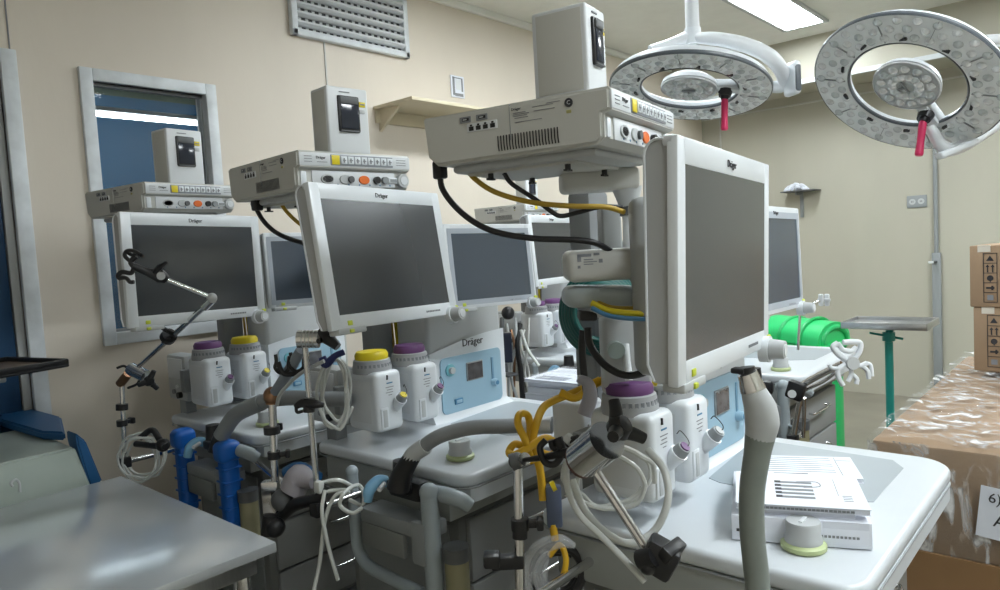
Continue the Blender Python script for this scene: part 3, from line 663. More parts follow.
# ------------------------------------------------------------------ surgical lamps
def lens_cells(b, r0, r1, z, n, rows):
    for j in range(rows):
        rr = r0 + (r1 - r0) * (j + .5) / rows; cell = (r1 - r0) / rows * .46
        for i in range(n):
            a = 2 * PI * (i + .5 * (j % 2)) / n
            T = Tr((rr * math.cos(a), rr * math.sin(a), z)) @ Rx(PI)
            b.lathe([(cell, 0), (cell * .93, .004), (cell * .8, .003), (cell * .55, .008), (1e-6, .011)], lensm if (i + j) % 3 else lensring, T, 10)
def surgical_lamp(c, n, knob_dir, label, R0=.35, R1=.225, rc=.12):
    n = Vector(n).normalized(); kd = Vector(knob_dir); T = frame(c, kd - n * kd.dot(n), n)
    r = empty('surgical_lamp', T, label, 'surgical light', 'ring shaped surgical lights'); 
    b = MB(); b.lathe([(R1, .0), (R1 - .006, .012), (R1 - .004, .03), (R1 + .03, .052), (R0 - .05, .055), (R0 - .012, .04), (R0 + .002, .014), (R0, .0)], white2, n=72, ring=True); part(r, 'ring_housing', b)
    b = MB(); b.lathe([(R0 + .001, -.004), (R0 + .006, .002), (R0 + .006, .012), (R0 + .001, .016)], lampdark, n=72, ring=True); part(r, 'outer_trim', b)
    b = MB(); b.lathe([(R1 - .004, -.004), (R1 - .010, .002), (R1 - .010, .010), (R1 - .004, .014)], lampdark, n=64, ring=True); part(r, 'inner_trim', b)
    b = MB()
    vs = []; fs = []; N = 72
    for rr in (R1, R0):
        for i in range(N): vs.append((rr * math.cos(2 * PI * i / N), rr * math.sin(2 * PI * i / N), -.002))
    fs = [[i, (i + 1) % N, N + (i + 1) % N, N + i] for i in range(N)]; b.add(vs, fs, lensback, False)
    lens_cells(b, R1 + .008, R0 - .006, -.003, 30, 3)
    for i in range(10):
        a = 2 * PI * i / 10 + .2; b.box(R1 + .006, R0 - .006, -.001, .001, -.008, -.002, grey, T=Rz(a)); b.box(R1 + .012, R1 + .022, .03, .055, -.012, -.003, black, T=Rz(a + .1))
    part(r, 'ring_lenses', b)
    b = MB(); b.lathe([(rc - .002, .004), (rc + .006, .01), (rc, .03), (rc * .7, .055), (rc * .3, .065), (1e-6, .066)], white2, n=40)
    b.lathe([(rc, -.003), (rc + .004, -.001), (rc + .004, .005), (rc - .002, .006)], white, n=40, ring=True); h = part(r, 'centre_head', b)
    b = MB(); b.lathe([(rc - .004, -.002), (1e-6, -.002)], lensback, n=40); lens_cells(b, .03, rc - .008, -.003, 13, 2); b.box(-.03, .03, -.004, .004, -.012, -.002, grey, .002); b.box(-.004, .004, -.0, .03, -.012, -.002, grey, .002); part(h, 'head_lenses', b)
    b = MB(); b.box(rc - .03, R1 + .015, -.035, .035, .004, .04, white2, .014, 3); b.box(rc, R1, -.022, .022, -.01, .01, white, .008); part(r, 'bridge', b)
    b = MB(); kx = .158
    b.cyl((kx, 0, -.002), (kx, 0, -.03), .032, black, .026, n=24); b.cyl((kx, 0, -.03), (kx, 0, -.045), .020, black, .015); g = part(r, 'handle_socket', b)
    dn = T.to_3x3().inverted() @ Vector((0, 0, -1)); dn = (dn + Vector((0, 0, -1)) * .5).normalized()
    b = MB(); p0 = Vector((kx, 0, -.035)); b.tube([p0, p0 + dn * .03, p0 + dn * .09, p0 + dn * .135, p0 + dn * .145], [.013, .015, .0135, .016, .012], pinkm, n=16); part(r, 'handle_grip', b, 'magenta sterile grip')
    return r
L1c = Vector((-1.489, 3.03, 2.26))
la = surgical_lamp(L1c, (.024, .258, .966), (.137, .062, -.02), 'ring shaped surgical light on the left, hung from the ceiling pole', R1=.22)
b = MB(); top = W(693, 40, 3.2)
b.cyl((top.x, top.y, top.z), (top.x, top.y, ZC), .030, white, n=24); b.cyl((top.x, top.y, top.z - .02), (top.x, top.y, top.z + .05), .036, white2, n=24); b.cyl((top.x, top.y, ZC - .05), (top.x, top.y, ZC), .09, white2, n=24); wpart(la, 'ceiling_pole', b)
b = MB(); b.tube([(top.x, top.y, top.z + .01), W(715, 39, 3.12), W(745, 45, 3.1), W(770, 57, 3.15), W(783, 74, 3.25), W(782, 86, 3.3), W(764, 86, 3.3), W(748, 83, 3.22)], [.022, .03, .032, .034, .032, .03, .025, .02], white, n=16); wpart(la, 'yoke_arm', b)
b = MB(); b.box(-.018, .018, -.05, .05, -.075, .075, white2, .016, 3, T=Tr(W(792, 79, 3.24)) @ Rz(.9)); b.box(-.005, .022, -.036, .036, -.06, .06, lampdark, .01, T=Tr(W(793, 79, 3.22)) @ Rz(.9)); wpart(la, 'side_handle', b)
b = MB(); t2 = W(676, 40, 3.25)
b.tube([(top.x, top.y, top.z + .02), W(672, 44, 3.22), W(650, 50, 3.2)], [.03, .028, .02], white, n=14, sub=4)
wpart(la, 'cross_arm', b)
L2c = Vector((-.665, 3.219, 2.141))
lb = surgical_lamp(L2c, (.219, .616, .757), (.046, .102, -.096), 'ring shaped surgical light on the right, tilted with its lens cells showing', R1=.222)
b = MB(); e = W(945, 148, 2.82)
b.tube([W(930, 128, 2.86), e, W(962, 146, 2.85), W(990, 128, 2.95), W(1020, 104, 3.0), W(1060, 70, 3.05)], [.02, .026, .026, .028, .03, .03], white, n=16); wpart(lb, 'yoke_arm', b)
b = MB(); b.box(-.075, .075, -.03, .03, -.014, .014, white2, .01, 3, T=Tr(W(957, 149, 2.8)) @ Rz(.6) @ Ry(-.35)); wpart(lb, 'side_handle', b)
q = W(1060, 70, 3.05); b = MB(); b.cyl(q, (q.x, q.y, ZC), .03, white); b.cyl((q.x, q.y, ZC - .05), (q.x, q.y, ZC), .09, white2); b.tube([q, W(1030, 40, 3.0), W(985, 40, 3.0)], .022, white, sub=4); wpart(lb, 'ceiling_pole', b)

# ------------------------------------------------------------------ hose arms
# machine 1
p = [W(216, 452, 2.66), W(221, 436, 2.66), W(236, 415, 2.62), W(262, 402, 2.55), W(290, 398, 2.5), W(325, 399, 2.45), W(348, 399, 2.42)]
r_ = empty('swivel_hose', p[0], 'grey curved hose arm rising from the blue wrapped posts', 'hose', 'grey swivel hose arms')
b = MB(); b.tube(p[:3], [.028, .028, .024], black, n=16); wpart(r_, 'elbow', b)
b = MB(); b.tube(p[1:4], [.0, .026, .030] if 0 else [.029, .029, .030], grey, n=16); wpart(r_, 'collar', b)
b = MB(); b.tube(p[2:], .0265, tubeg, n=18); wpart(r_, 'tube', b)
# machine 2
p = [W(398, 488, 2.08), W(402, 474, 2.07), W(414, 454, 2.04), W(438, 437, 2.0), W(470, 428, 1.97), W(510, 426, 1.93), W(551, 425, 1.9)]
r_ = empty('swivel_hose', p[0], 'grey curved hose arm reaching across the centre machine to the right', 'hose', 'grey swivel hose arms')
b = MB(); b.tube(p[:3], [.034, .030, .024], black, n=16); wpart(r_, 'elbow', b)
b = MB(); b.tube([(p[1] + p[2]) / 2, p[2], (p[2] + p[3]) / 2], .0245, lgrey, n=16); wpart(r_, 'collar', b)
b = MB(); b.tube(p[2:], [.020, .0205, .0205, .0205, .0205], tubeg, n=18); wpart(r_, 'tube', b)
b = MB(); b.cyl(W(518, 426, 1.925), W(552, 425, 1.9), .0225, mat('satin_metal', (.55, .56, .57), .35, .6), n=20); wpart(r_, 'end_ring', b)
# machine 3, upright, close to the camera
r_ = empty('swivel_hose', W(759, 600, 1.36), 'thick grey hose arm standing upright in front of the nearest machine', 'hose', 'grey swivel hose arms')
b = MB(); b.tube([W(759, 600, 1.30), W(756, 570, 1.30), W(752, 530, 1.29), W(752, 490, 1.28), W(757, 455, 1.27), W(760, 436, 1.265)], [.0215, .0225, .022, .022, .023, .026], mat('grey_green_hose', (.25, .28, .26), .5, noise=.15, nscale=20), n=22); wpart(r_, 'tube', b)
b = MB(); b.tube([W(760, 437, 1.265), W(762, 422, 1.26), W(760, 408, 1.255), W(755, 395, 1.25), W(750, 382, 1.25)], [.0255, .0295, .028, .023, .0175], lgrey, n=24); wpart(r_, 'elbow', b)
b = MB(); b.tube([W(753, 390, 1.25), W(749, 378, 1.25), W(747, 373, 1.25)], [.0225, .0185, .0175], chrome, n=20, sub=2); wpart(r_, 'collar', b)
b = MB(); b.cyl(W(747, 373, 1.25), W(746, 367, 1.25), .015, black, n=16); b.box(-.012, .012, -.01, .01, -.004, .006, black, .003, T=Tr(W(739, 371, 1.25))); wpart(r_, 'tip', b)

# ------------------------------------------------------------------ clamp helpers
def clampring(b, p, r=.022, k=0, side=1):
    p = Vector(p); b.cyl(p - Vector((0, 0, .012)), p + Vector((0, 0, .012)), r, black, n=18)
    b.box(-.008, .008, 0, .045, -.008, .008, black, .003, T=Tr(p) @ Rz(k)); b.box(-.016, .016, .035, .05, -.012, .012, black, .004, T=Tr(p) @ Rz(k))
def starknob(b, p, ax, r=.035, m_=None):
    m_ = m_ or black; T = frame(p, Vector(ax).orthogonal(), ax)
    b.lathe([(r * .5, -r * .3), (r * .62, 0), (r * .4, r * .45), (1e-6, r * .5)], m_, T, 16)
    for i in range(3):
        a = 2 * PI * i / 3 + .4; q = Vector((math.cos(a), math.sin(a), 0))
        b.tube([T @ (q * r * .3), T @ (q * r * .8 + Vector((0, 0, r * .2))), T @ (q * r * 1.25 + Vector((0, 0, r * .3)))], [r * .36, r * .30, r * .26], m_, n=12)
def hook(b, p, s, T3):   # C shaped hose clip
    q = [Vector((s * math.cos(a), 0, s * math.sin(a))) for a in [math.radians(d) for d in (60, 110, 160, 200, 250, 300)]]
    q = [Vector((s * 1.5, 0, s * 1.1))] + q + [Vector((s * 1.5, 0, -s * .9))]
    b.tube([Vector(p) + T3 @ v for v in q], s * .26, black, n=8, sub=4)
VIEW = Matrix((RC[0], RC[2], -RC[1])).transposed()   # x right, y away, z up in the photograph's frame of mind
def coil(b, c, rx, rz, n, r, m_, seed=1, thick=.03, turns_pts=14):
    rnd = random.Random(seed)
    pts = []
    for i in range(n * turns_pts):
        a = 2 * PI * i / turns_pts; k = 1 + .10 * math.sin(a * .37 + seed) ; pts.append(Vector(c) + VIEW @ Vector((rx * k * math.cos(a) + .01 * math.sin(i * .7), thick * (i / (n * turns_pts) - .5) * 2, rz * k * math.sin(a) + rnd.uniform(-.006, .006))))
    b.tube(pts, r, m_, n=7, sub=2)

def rail_bracket(r, k, p):
    O = ORI[k]; v = min(max(O[0] - p.x, .12), .68); q = Vector((O[0] - v, O[1] + .05, .845 if p.z > .8 else p.z))
    e = Vector((p.x, p.y, q.z)); b = MB(); b.tube([q, Vector((e.x, q.y * .3 + e.y * .7, q.z)), e], .011, chrome, sub=1)
    if abs(p.z - q.z) > .02: b.cyl(e, p, .011, chrome)
    b.box(-.02, .02, -.02, .02, -.022, .022, black, .005, T=Tr(e)); wpart(r, 'rail_bracket', b)
# A1: holder on the machine farthest left
r_ = empty('hose_holder', W(122, 455, 2.8), 'chrome jointed hose holder with black clips in front of the leftmost screen', 'hose holder', 'chrome jointed hose holders')
b = MB(); b.cyl(W(125, 465, 2.8), W(122, 385, 2.8), .009, chrome, n=14); wpart(r_, 'post', b); rail_bracket(r_, 1, W(125, 465, 2.8))
b = MB(); b.cyl(W(122, 410, 2.8), W(122, 404, 2.8), .022, black); wpart(r_, 'post_clamp', b); b = MB(); clampring(b, W(122, 423, 2.8), .02, .3); wpart(r_, 'post_clamp', b)
b = MB(); b.cyl(W(120, 384, 2.8), W(128, 374, 2.78), .017, goldm, n=18); b.cyl(W(131, 369, 2.76), W(147, 377, 2.72), .025, chrome, n=22); b.tube([W(117, 368, 2.76), W(124, 366, 2.76), W(130, 370, 2.76)], .005, black, n=8); b.tube([W(128, 388, 2.75), W(137, 384, 2.74), W(140, 378, 2.74)], .005, black, n=8); wpart(r_, 'elbow_joint', b)
b = MB(); starknob(b, W(149, 381, 2.70), W(156, 384, 2.66) - W(148, 380, 2.71), .034); wpart(r_, 'wing_knob', b)
b = MB(); b.cyl(W(139, 366, 2.740), W(213, 299, 2.220), .009, chrome, n=14); wpart(r_, 'lower_rod', b)
b = MB(); b.cyl(W(167, 338, 2.494), W(170, 335, 2.481), .026, black); b.tube([W(160, 326, 2.440), W(166, 330, 2.458), W(176, 335, 2.461)], .008, black, n=8); b.tube([W(162, 341, 2.508), W(170, 343, 2.517), W(175, 338, 2.474)], .007, black, n=8); wpart(r_, 'rod_clamp', b)
b = MB(); b.sphere(W(212, 298, 2.220), .016, lgrey); b.cyl(W(205, 306, 2.250), W(212, 299, 2.220), .015, chrome, n=14); b.cyl(W(213, 298, 2.220), W(168, 280, 2.170), .007, chrome, n=12); wpart(r_, 'upper_rod', b)
b = MB(); b.tube([W(167, 280, 2.170), W(160, 276, 2.160), W(147, 272, 2.140), W(133, 266, 2.120)], [.012, .022, .012, .011], black, n=12); b.cyl(W(161, 276, 2.120), W(161, 276, 2.100), .012, lgrey); b.tube([W(155, 272, 2.140), W(160, 267, 2.120), W(167, 262, 2.100)], [.008, .009, .004], black, n=8); wpart(r_, 'grip', b)
b = MB()
b.tube([W(134, 267, 2.120), W(131, 262, 2.120), W(136, 256, 2.120)], .008, black); b.tube([W(143, 256, 2.100), W(137, 254, 2.110), W(132, 255, 2.120), W(127, 252, 2.120)], .0055, black); b.tube([W(132, 263, 2.120), W(125, 256, 2.120), W(127, 251, 2.120), W(134, 251, 2.110), W(141, 255, 2.100)], .006, black)
b.tube([W(134, 268, 2.120), W(131, 273, 2.120), W(122, 272, 2.120), W(118, 276, 2.120), W(121, 279, 2.120)], .007, black); b.tube([W(120, 278, 2.120), W(126, 278, 2.110), W(130, 282, 2.100), W(134, 282, 2.100)], .006, black)
wpart(r_, 'hose_clip', b)
b = MB(); coil(b, W(142, 457, 2.78), .075, .085, 5, .0045, tubew, 3, .04); b.tube([W(125, 452, 2.75), W(130, 440, 2.74), W(150, 438, 2.74), W(164, 440, 2.76)], .005, tubew); solo('tubing_coil', b, 'coil of thin white tubing hanging left of the blue wrapped posts', 'tubing')
b = MB(); b.cyl(W(136, 444, 2.79), W(166, 447, 2.7), .012, black); b.sphere(W(163, 445, 2.72), .026, black); b.tube([W(140, 438, 2.76), W(152, 430, 2.76), W(160, 440, 2.74)], .012, black); solo('cable_bundle', b, 'short bundle of black cable beside the white tubing coil', 'cable')

# A2: pair of posts between the left and the centre machine
r_ = empty('hose_holder', W(270, 545, 2.3), 'chrome holder post with black clip in front of the leftmost blue panel', 'hose holder', 'chrome jointed hose holders')
b = MB(); b.cyl(W(276, 500, 2.3), W(272, 398, 2.3), .013, chrome, n=16); wpart(r_, 'post', b); rail_bracket(r_, 1, W(276, 500, 2.3))
b = MB(); b.box(-.028, .028, -.02, .02, -.055, .055, chrome, .006, T=Tr(W(272, 497, 2.3)) @ Rz(.7)); b.box(-.02, .02, -.03, .03, -.08, -.05, dgrey, .004, T=Tr(W(274, 500, 2.3)) @ Rz(.7)); wpart(r_, 'socket', b)
b = MB(); b.sphere(W(272, 396, 2.3), .028, goldm, sc_=(1, 1, 1.1)); b.cyl(W(272, 404, 2.3), W(272, 392, 2.3), .02, goldm); wpart(r_, 'elbow_joint', b)
b = MB(); b.tube([W(274, 393, 2.29), W(287, 374, 2.24), W(301, 350, 2.18)], [.015, .018, .016], mat('rod_grey', (.25, .28, .32), .35), n=14); wpart(r_, 'arm', b)
b = MB()
for x, y in ((282, 366), (297, 364)): hook(b, W(x, y, 2.2), .022, VIEW @ Matrix.Rotation(-1.45, 3, 'Y'))
b.tube([W(278, 362, 2.2), W(283, 373, 2.2), W(293, 374, 2.2), W(304, 370, 2.2)], .008, black); wpart(r_, 'hose_clip', b)
b = MB(); clampring(b, W(272, 430, 2.3), .026, .6); wpart(r_, 'post_clamp', b)
b = MB(); clampring(b, W(274, 455, 2.3), .02, -.6); wpart(r_, 'post_clamp', b)
b = MB(); b.tube([W(277, 405, 2.25), W(281, 393, 2.22), W(300, 374, 2.15), W(324, 361, 2.12)], .006, lgrey); wpart(r_, 'sensor_cable', b)
r_ = empty('hose_holder', W(318, 480, 2.15), 'chrome holder post with horizontal drum joint below the centre screen', 'hose holder', 'chrome jointed hose holders')
b = MB(); b.cyl(W(317, 490, 2.15), W(305, 346, 2.1), .009, chrome, n=14); wpart(r_, 'post', b); rail_bracket(r_, 2, W(317, 490, 2.15))
b = MB(); b.cyl(W(298, 339, 2.1), W(319, 339, 2.1), .026, chrome, n=24)
for i in range(4): b.cyl(W(303 + 3.6 * i, 339, 2.1), W(304 + 3.6 * i, 339, 2.1), .0268, steel, n=24)
wpart(r_, 'drum_joint', b)
b = MB(); starknob(b, W(326, 338, 2.08), W(334, 337, 2.06) - W(322, 338, 2.09), .030); b.tube([W(321, 331, 2.08), W(328, 338, 2.06), W(338, 347, 2.05)], [.012, .02, .012], black); wpart(r_, 'wing_knob', b)
b = MB(); b.tube([W(295, 407, 2.12), W(303, 403, 2.12), W(315, 404, 2.1), W(324, 405, 2.1)], [.008, .014, .014, .007], black); b.tube([W(296, 405, 2.12), W(297, 412, 2.12), W(303, 411, 2.12)], .005, black); b.cyl(W(309, 412, 2.12), W(309, 398, 2.12), .017, black); wpart(r_, 'post_clamp', b)
b = MB(); b.tube([W(278, 520, 2.28), W(295, 505, 2.22), W(318, 498, 2.15), W(326, 485, 2.15)], [.018, .020, .018, .014], black, n=14); b.sphere(W(282, 500, 2.25), .035, dgrey); b.sphere(W(275, 527, 2.2), .032, black); b.cyl(W(270, 515, 2.2), W(268, 535, 2.2), .022, black); solo('bracket_clamp', b, 'large black rail clamp low between the left and centre machines', 'clamp')
b = MB(); b.tube([W(292, 492, 2.25), W(300, 478, 2.25), W(314, 482, 2.22)], [.04, .045, .02], mat('dull_purple_bulb', (.35, .33, .36), .5), n=16); b.tube([W(286, 473, 2.3), W(300, 468, 2.28), W(318, 478, 2.24)], .02, navy, n=12); solo('breathing_bag', b, 'pale folded breathing bag tied with dark blue strap by the black rail clamp', 'bag')
b = MB(); coil(b, W(335, 392, 2.2), .042, .105, 4, .005, tubew, 5, .03); b.tube([W(322, 357, 2.15), W(326, 364, 2.15), W(335, 356, 2.15), W(344, 352, 2.16)], [.012, .014, .01, .01], mat('cuff_blue', (.02, .03, .14), .5)); solo('tubing_coil', b, 'coil of white tubing tied with dark blue cuff left of the centre vaporizers', 'tubing')
b = MB(); b.tube([W(350, 500, 2.2), W(362, 505, 2.15), W(364, 494, 2.15), W(358, 485, 2.2), W(345, 492, 2.1), W(340, 505, 2.1), W(352, 513, 2.1), W(362, 508, 2.12)], .006, tubew)
b.tube([W(352, 486, 2.2), W(338, 480, 2.15), W(320, 484, 2.15), W(321, 492, 2.14), W(336, 490, 2.14), W(349, 490, 2.12)], .006, tubew)
b.tube([W(350, 492, 2.12), W(335, 496, 2.12), W(325, 520, 2.12), W(320, 560, 2.12), W(314, 590, 2.1)], .006, tubew); b.tube([W(325, 490, 2.12), W(322, 512, 2.11), W(328, 545, 2.1), W(338, 580, 2.1)], .006, tubew)
b.box(-.015, .015, -.01, .01, -.018, .018, tubew, .004, T=Tr(W(319, 487, 2.14))); solo('tubing_coil', b, 'loose white tubing looped over the grey post of the centre machine', 'tubing')

# A3: holder in front of the nearest machine
r_ = empty('hose_holder', W(518, 600, 1.5), 'chrome holder post with big drum joint and black star knob, nearest', 'hose holder', 'chrome jointed hose holders')
b = MB(); b.cyl(W(520, 610, 1.5), W(518, 462, 1.5), .0105, chrome, n=16); wpart(r_, 'post', b); rail_bracket(r_, 3, W(520, 610, 1.5))
b = MB(); b.sphere(W(517, 461, 1.5), .0185, dgrey); b.cyl(W(511, 463, 1.5), W(516, 461, 1.5), .0185, dgrey); b.cyl(W(520, 461, 1.5), W(525, 459, 1.48), .014, chrome); wpart(r_, 'ball_joint', b)
b = MB(); b.tube([W(524, 460, 1.48), W(545, 457, 1.44), W(575, 450, 1.38)], [.005, .007, .009], black, n=10)
b.tube([W(546, 440, 1.43), W(540, 448, 1.43), W(545, 462, 1.43), W(555, 464, 1.43), W(562, 455, 1.43)], .007, black)
b.tube([W(551, 440, 1.42), W(554, 448, 1.42), W(562, 444, 1.42), W(558, 440, 1.42)], .007, black); b.tube([W(558, 438, 1.42), W(564, 452, 1.41), W(572, 455, 1.4)], .010, black); b.cyl(W(567, 437, 1.4), W(572, 442, 1.39), .010, white); b.tube([W(568, 445, 1.4), W(572, 440, 1.39), W(578, 438, 1.38)], .007, black)
wpart(r_, 'hose_clip', b)
b = MB(); b.cyl(W(583, 459, 1.36), W(607, 440, 1.30), .037, chrome, n=32); b.cyl(W(581, 460, 1.365), W(583, 459, 1.36), .036, mat('joint_brown', (.13, .07, .055), .4), n=32)
b.cyl(W(594, 450, 1.333), W(595.5, 449, 1.33), .0375, steel, n=32); wpart(r_, 'drum_joint', b)
b = MB(); starknob(b, W(619, 428, 1.27), W(636, 420, 1.26) - W(608, 438, 1.30), .040); wpart(r_, 'star_knob', b)
b = MB(); b.cyl(W(593, 468, 1.35), W(648, 552, 1.30), .0085, chrome, n=16); b.cyl(W(596, 467, 1.34), W(651, 551, 1.29), .004, steel, n=10); wpart(r_, 'rod', b)
b = MB(); b.box(-.03, .03, -.025, .025, -.03, .03, black, .008, T=Tr(W(660, 557, 1.28)) @ Rz(.4) @ Ry(.5)); b.cyl(W(640, 560, 1.28), W(655, 556, 1.26), .018, black); b.sphere(W(648, 566, 1.27), .016, black); b.box(-.012, .012, -.03, .03, -.012, .012, black, .004, T=Tr(W(672, 550, 1.27)) @ Ry(.6)); wpart(r_, 'rod_clamp', b)
b = MB(); clampring(b, W(520, 524, 1.5), .019, -.9); wpart(r_, 'post_clamp', b)
b = MB(); b.cyl(W(520, 538, 1.5), W(520, 528, 1.5), .016, black); wpart(r_, 'post_clamp', b)
b = MB(); b.box(-.055, .015, -.016, .016, -.014, .014, black, .006, T=Tr(W(517, 561, 1.5)) @ Rz(.7)); b.box(-.07, -.035, -.02, .02, -.008, .02, black, .006, T=Tr(W(517, 561, 1.5)) @ Rz(.7)); wpart(r_, 'cross_clamp', b)
b = MB(); coil(b, W(609, 478, 1.5), .082, .062, 3, .0052, tubew, 8, .03); solo('tubing_coil', b, 'coil of clear white tubing against the nearest vaporizer', 'tubing')
b = MB(); b.tube([W(566, 462, 1.42), W(568, 490, 1.40), W(580, 515, 1.37), W(600, 535, 1.34), W(625, 560, 1.3), W(645, 582, 1.28)], .0062, tubew, n=10); b.tube([W(648, 450, 1.42), W(664, 470, 1.38), W(668, 500, 1.36), W(655, 530, 1.36), W(630, 543, 1.36), W(605, 532, 1.38), W(585, 510, 1.42), W(572, 480, 1.45)], .0075, tubew, n=10)
solo('breathing_tube', b, 'long clear tube looping from the drum joint to the black clamp', 'tubing')
r_ = empty('gas_block', W(575, 470, 1.75), 'large white socket block left of the nearest purple capped vaporizer', 'outlet block')
gq = onz(582, 404, 1.20); T = Tr((gq.x, gq.y, 1.065)) @ Rz(PI / 2); b = MB(); b.box(0, .095, 0, .10, 0, .135, white, .012, 3, T=T); wpart(r_, 'housing', b)
b = MB(); b.box(.02, .06, -.004, .004, .02, .08, lgrey, .004, T=T); b.cyl(T @ Vector((.03, 0, .03)), T @ Vector((.03, -.02, .03)), .012, white); b.cyl(T @ Vector((.06, 0, .05)), T @ Vector((.06, -.015, .05)), .009, gink); wpart(r_, 'socket_plate', b)

# ------------------------------------------------------------------ cables and hoses
def cable(name, pts, r, m_, label, cat='cable', group=None, extra=None, n=10):
    b = MB(); b.tube(pts, r, m_, n=n)
    if extra: extra(b)
    return solo(name, b, label, cat, group)
g = 'cables hanging from the connector modules'
cable('power_cable', [W(440, 170, 1.58), W(443, 190, 1.58), W(462, 213, 1.56), W(490, 230, 1.54), W(530, 238, 1.52), W(575, 240, 1.5), W(598, 244, 1.5), W(618, 256, 1.52)], .0068, black, 'black power cable swooping from the large module above the nearest machine', group=g,
      extra=lambda b: b.box(-.014, .014, -.012, .012, -.02, .02, black, .005, T=Tr(W(440, 170, 1.58))))
cable('network_cable', [W(467, 167, 1.54), W(474, 178, 1.54), W(495, 192, 1.52), W(530, 202, 1.5), W(570, 206, 1.48), W(605, 207, 1.48), W(624, 212, 1.5)], .0058, ycab, 'mustard yellow cable under the large module, right of the power cable plug', group=g)
cable('signal_cable', [W(504, 173, 1.5), W(512, 184, 1.5), W(535, 199, 1.5), W(552, 212, 1.5), W(562, 216, 1.5), W(580, 212, 1.5), W(600, 207, 1.49), W(622, 207, 1.5)], .005, black, 'thin black cable that dips below the mustard yellow one', group=g)
cable('power_cable', [W(257, 204, 2.1), W(258, 212, 2.1), W(268, 226, 2.12), W(285, 237, 2.14), W(320, 248, 2.2)], .007, black, 'black power cable hanging from the middle module behind the centre screen', group=g, extra=lambda b: b.box(-.016, .016, -.012, .012, -.02, .02, black, .005, T=Tr(W(257, 204, 2.1))))
cable('network_cable', [W(280, 202, 2.05), W(287, 212, 2.06), W(300, 224, 2.1), W(325, 240, 2.2)], .0055, ycab, 'mustard yellow cable from the middle module behind the centre screen', group=g)
cable('power_cable', [W(583, 330, 1.6), W(582, 350, 1.6), W(584, 375, 1.6), W(588, 400, 1.6)], .0085, black, 'black cable hanging straight down beside the dark green hose coil', group=g)
cable('power_cable', [W(588, 328, 1.56), W(590, 345, 1.55), W(605, 365, 1.52), W(625, 375, 1.5), W(645, 372, 1.5), W(660, 360, 1.5)], .0085, black, 'black cable sagging left of the nearest purple capped vaporizer', group=g)
cable('hose_bundle', [W(592, 303, 1.5), W(610, 311, 1.48), W(640, 314, 1.46), W(665, 313, 1.5)], .007, yellow, 'yellow and blue hoses side by side behind the nearest screen', 'hose', extra=lambda b: (b.tube([W(592, 308, 1.49), W(610, 316, 1.47), W(640, 319, 1.45), W(665, 318, 1.5)], .005, paneld), b.tube([W(594, 300, 1.52), W(612, 307, 1.5), W(640, 308, 1.5)], .004, ycab)))
b = MB()
for i in range(6): 
    k = 1 - i * .07; b.tube([W(600, 312, 1.95 - i * .012) + VIEW @ Vector((.105 * k * math.cos(a), 0, .115 * k * math.sin(a))) for a in [2 * PI * j / 16 for j in range(16)]], .0085, dgreen, closed=True, sub=3, n=8)
solo('hose_coil', b, 'dark green coiled hose hanging behind the nearest machine', 'hose')
# yellow gas hose on the nearest machine
b = MB(); h = .0095
b.tube([W(600, 380, 1.75), W(575, 392, 1.74), W(555, 400, 1.72), W(543, 408, 1.7), W(536, 425, 1.66), W(533, 445, 1.64), W(540, 470, 1.64), W(543, 500, 1.64)], h, yhose, n=12)
b.tube([W(532, 462, 1.62), W(525, 440, 1.6), W(518, 424, 1.6), W(520, 414, 1.62), W(528, 416, 1.66), W(530, 432, 1.66), W(527, 446, 1.64), W(515, 444, 1.63), W(509, 452, 1.62), W(514, 455, 1.6), W(528, 448, 1.6), W(545, 438, 1.62), W(556, 445, 1.64), W(552, 455, 1.66), W(540, 452, 1.68)], h * .9, yhose, n=12)
b.tube([W(560, 392, 1.72), W(575, 398, 1.72), W(590, 388, 1.74), W(606, 378, 1.76)], h, yhose, n=12)
solo('gas_hose', b, 'yellow gas hose tangled around the end of the grey hose arm', 'hose')
b = MB(); b.box(-.018, .018, -.01, .01, -.05, .05, mat('slate_tag', (.10, .13, .22), .5), .006, T=Tr(W(554, 506, 1.64)) @ Rz(.7)); b.cyl(W(552, 488, 1.64), W(556, 486, 1.64), .014, yellow); b.cyl(W(553, 524, 1.64), W(555, 540, 1.64), .009, yhose); solo('hose_plug', b, 'slate grey hose plug hanging below the tangled yellow hose', 'plug')

# ------------------------------------------------------------------ the nearest machine's arm hardware
def vbox(b, x0, x1, y0, y1, d, dep, m_, r=.01, slope=0):     # upright box seen at these edges, d = distance of its near face
    a = W(x0, (y0 + y1) / 2, d); c = W(x1, (y0 + y1) / 2, d); h = (y1 - y0) / F * d
    mid = (a + c) / 2; ax = (c - a); ax.z = 0; w = ax.length; T = frame(mid, ax, (0, 0, 1))
    b.box(-w / 2, w / 2, 0, dep, -h / 2, h / 2, m_, r, 3, T=T); return T, w, h
root = WS[3]
b = MB(); T, w, h = vbox(b, 562, 641, 168, 190, 1.58, .10, offw, .012); wpart(root, 'support_beam', b)
b = MB(); b.cyl(W(627, 188, 1.62), W(629, 208, 1.62), .034, lgrey, .020, n=24); b.cyl(W(629, 206, 1.62), W(629, 216, 1.62), .021, dgrey, n=20); b.cyl(W(629, 216, 1.62), W(630, 250, 1.62), .015, white, n=20); wpart(root, 'swivel_post', b)
b = MB(); T, w, h = vbox(b, 567, 650, 249, 281, 1.50, .13, offw, .016)
for i, (x, z, l, hh) in enumerate(((-.065, .020, .03, .006), (-.03, .022, .012, .005), (-.065, .010, .008, .014), (-.052, .013, .02, .002), (-.052, .008, .028, .002), (-.02, .006, .008, .008), (-.052, .003, .02, .002), (-.065, -.004, .006, .006))): b.box(x, x + l, -.001, .002, z, z + hh, gink, T=T)
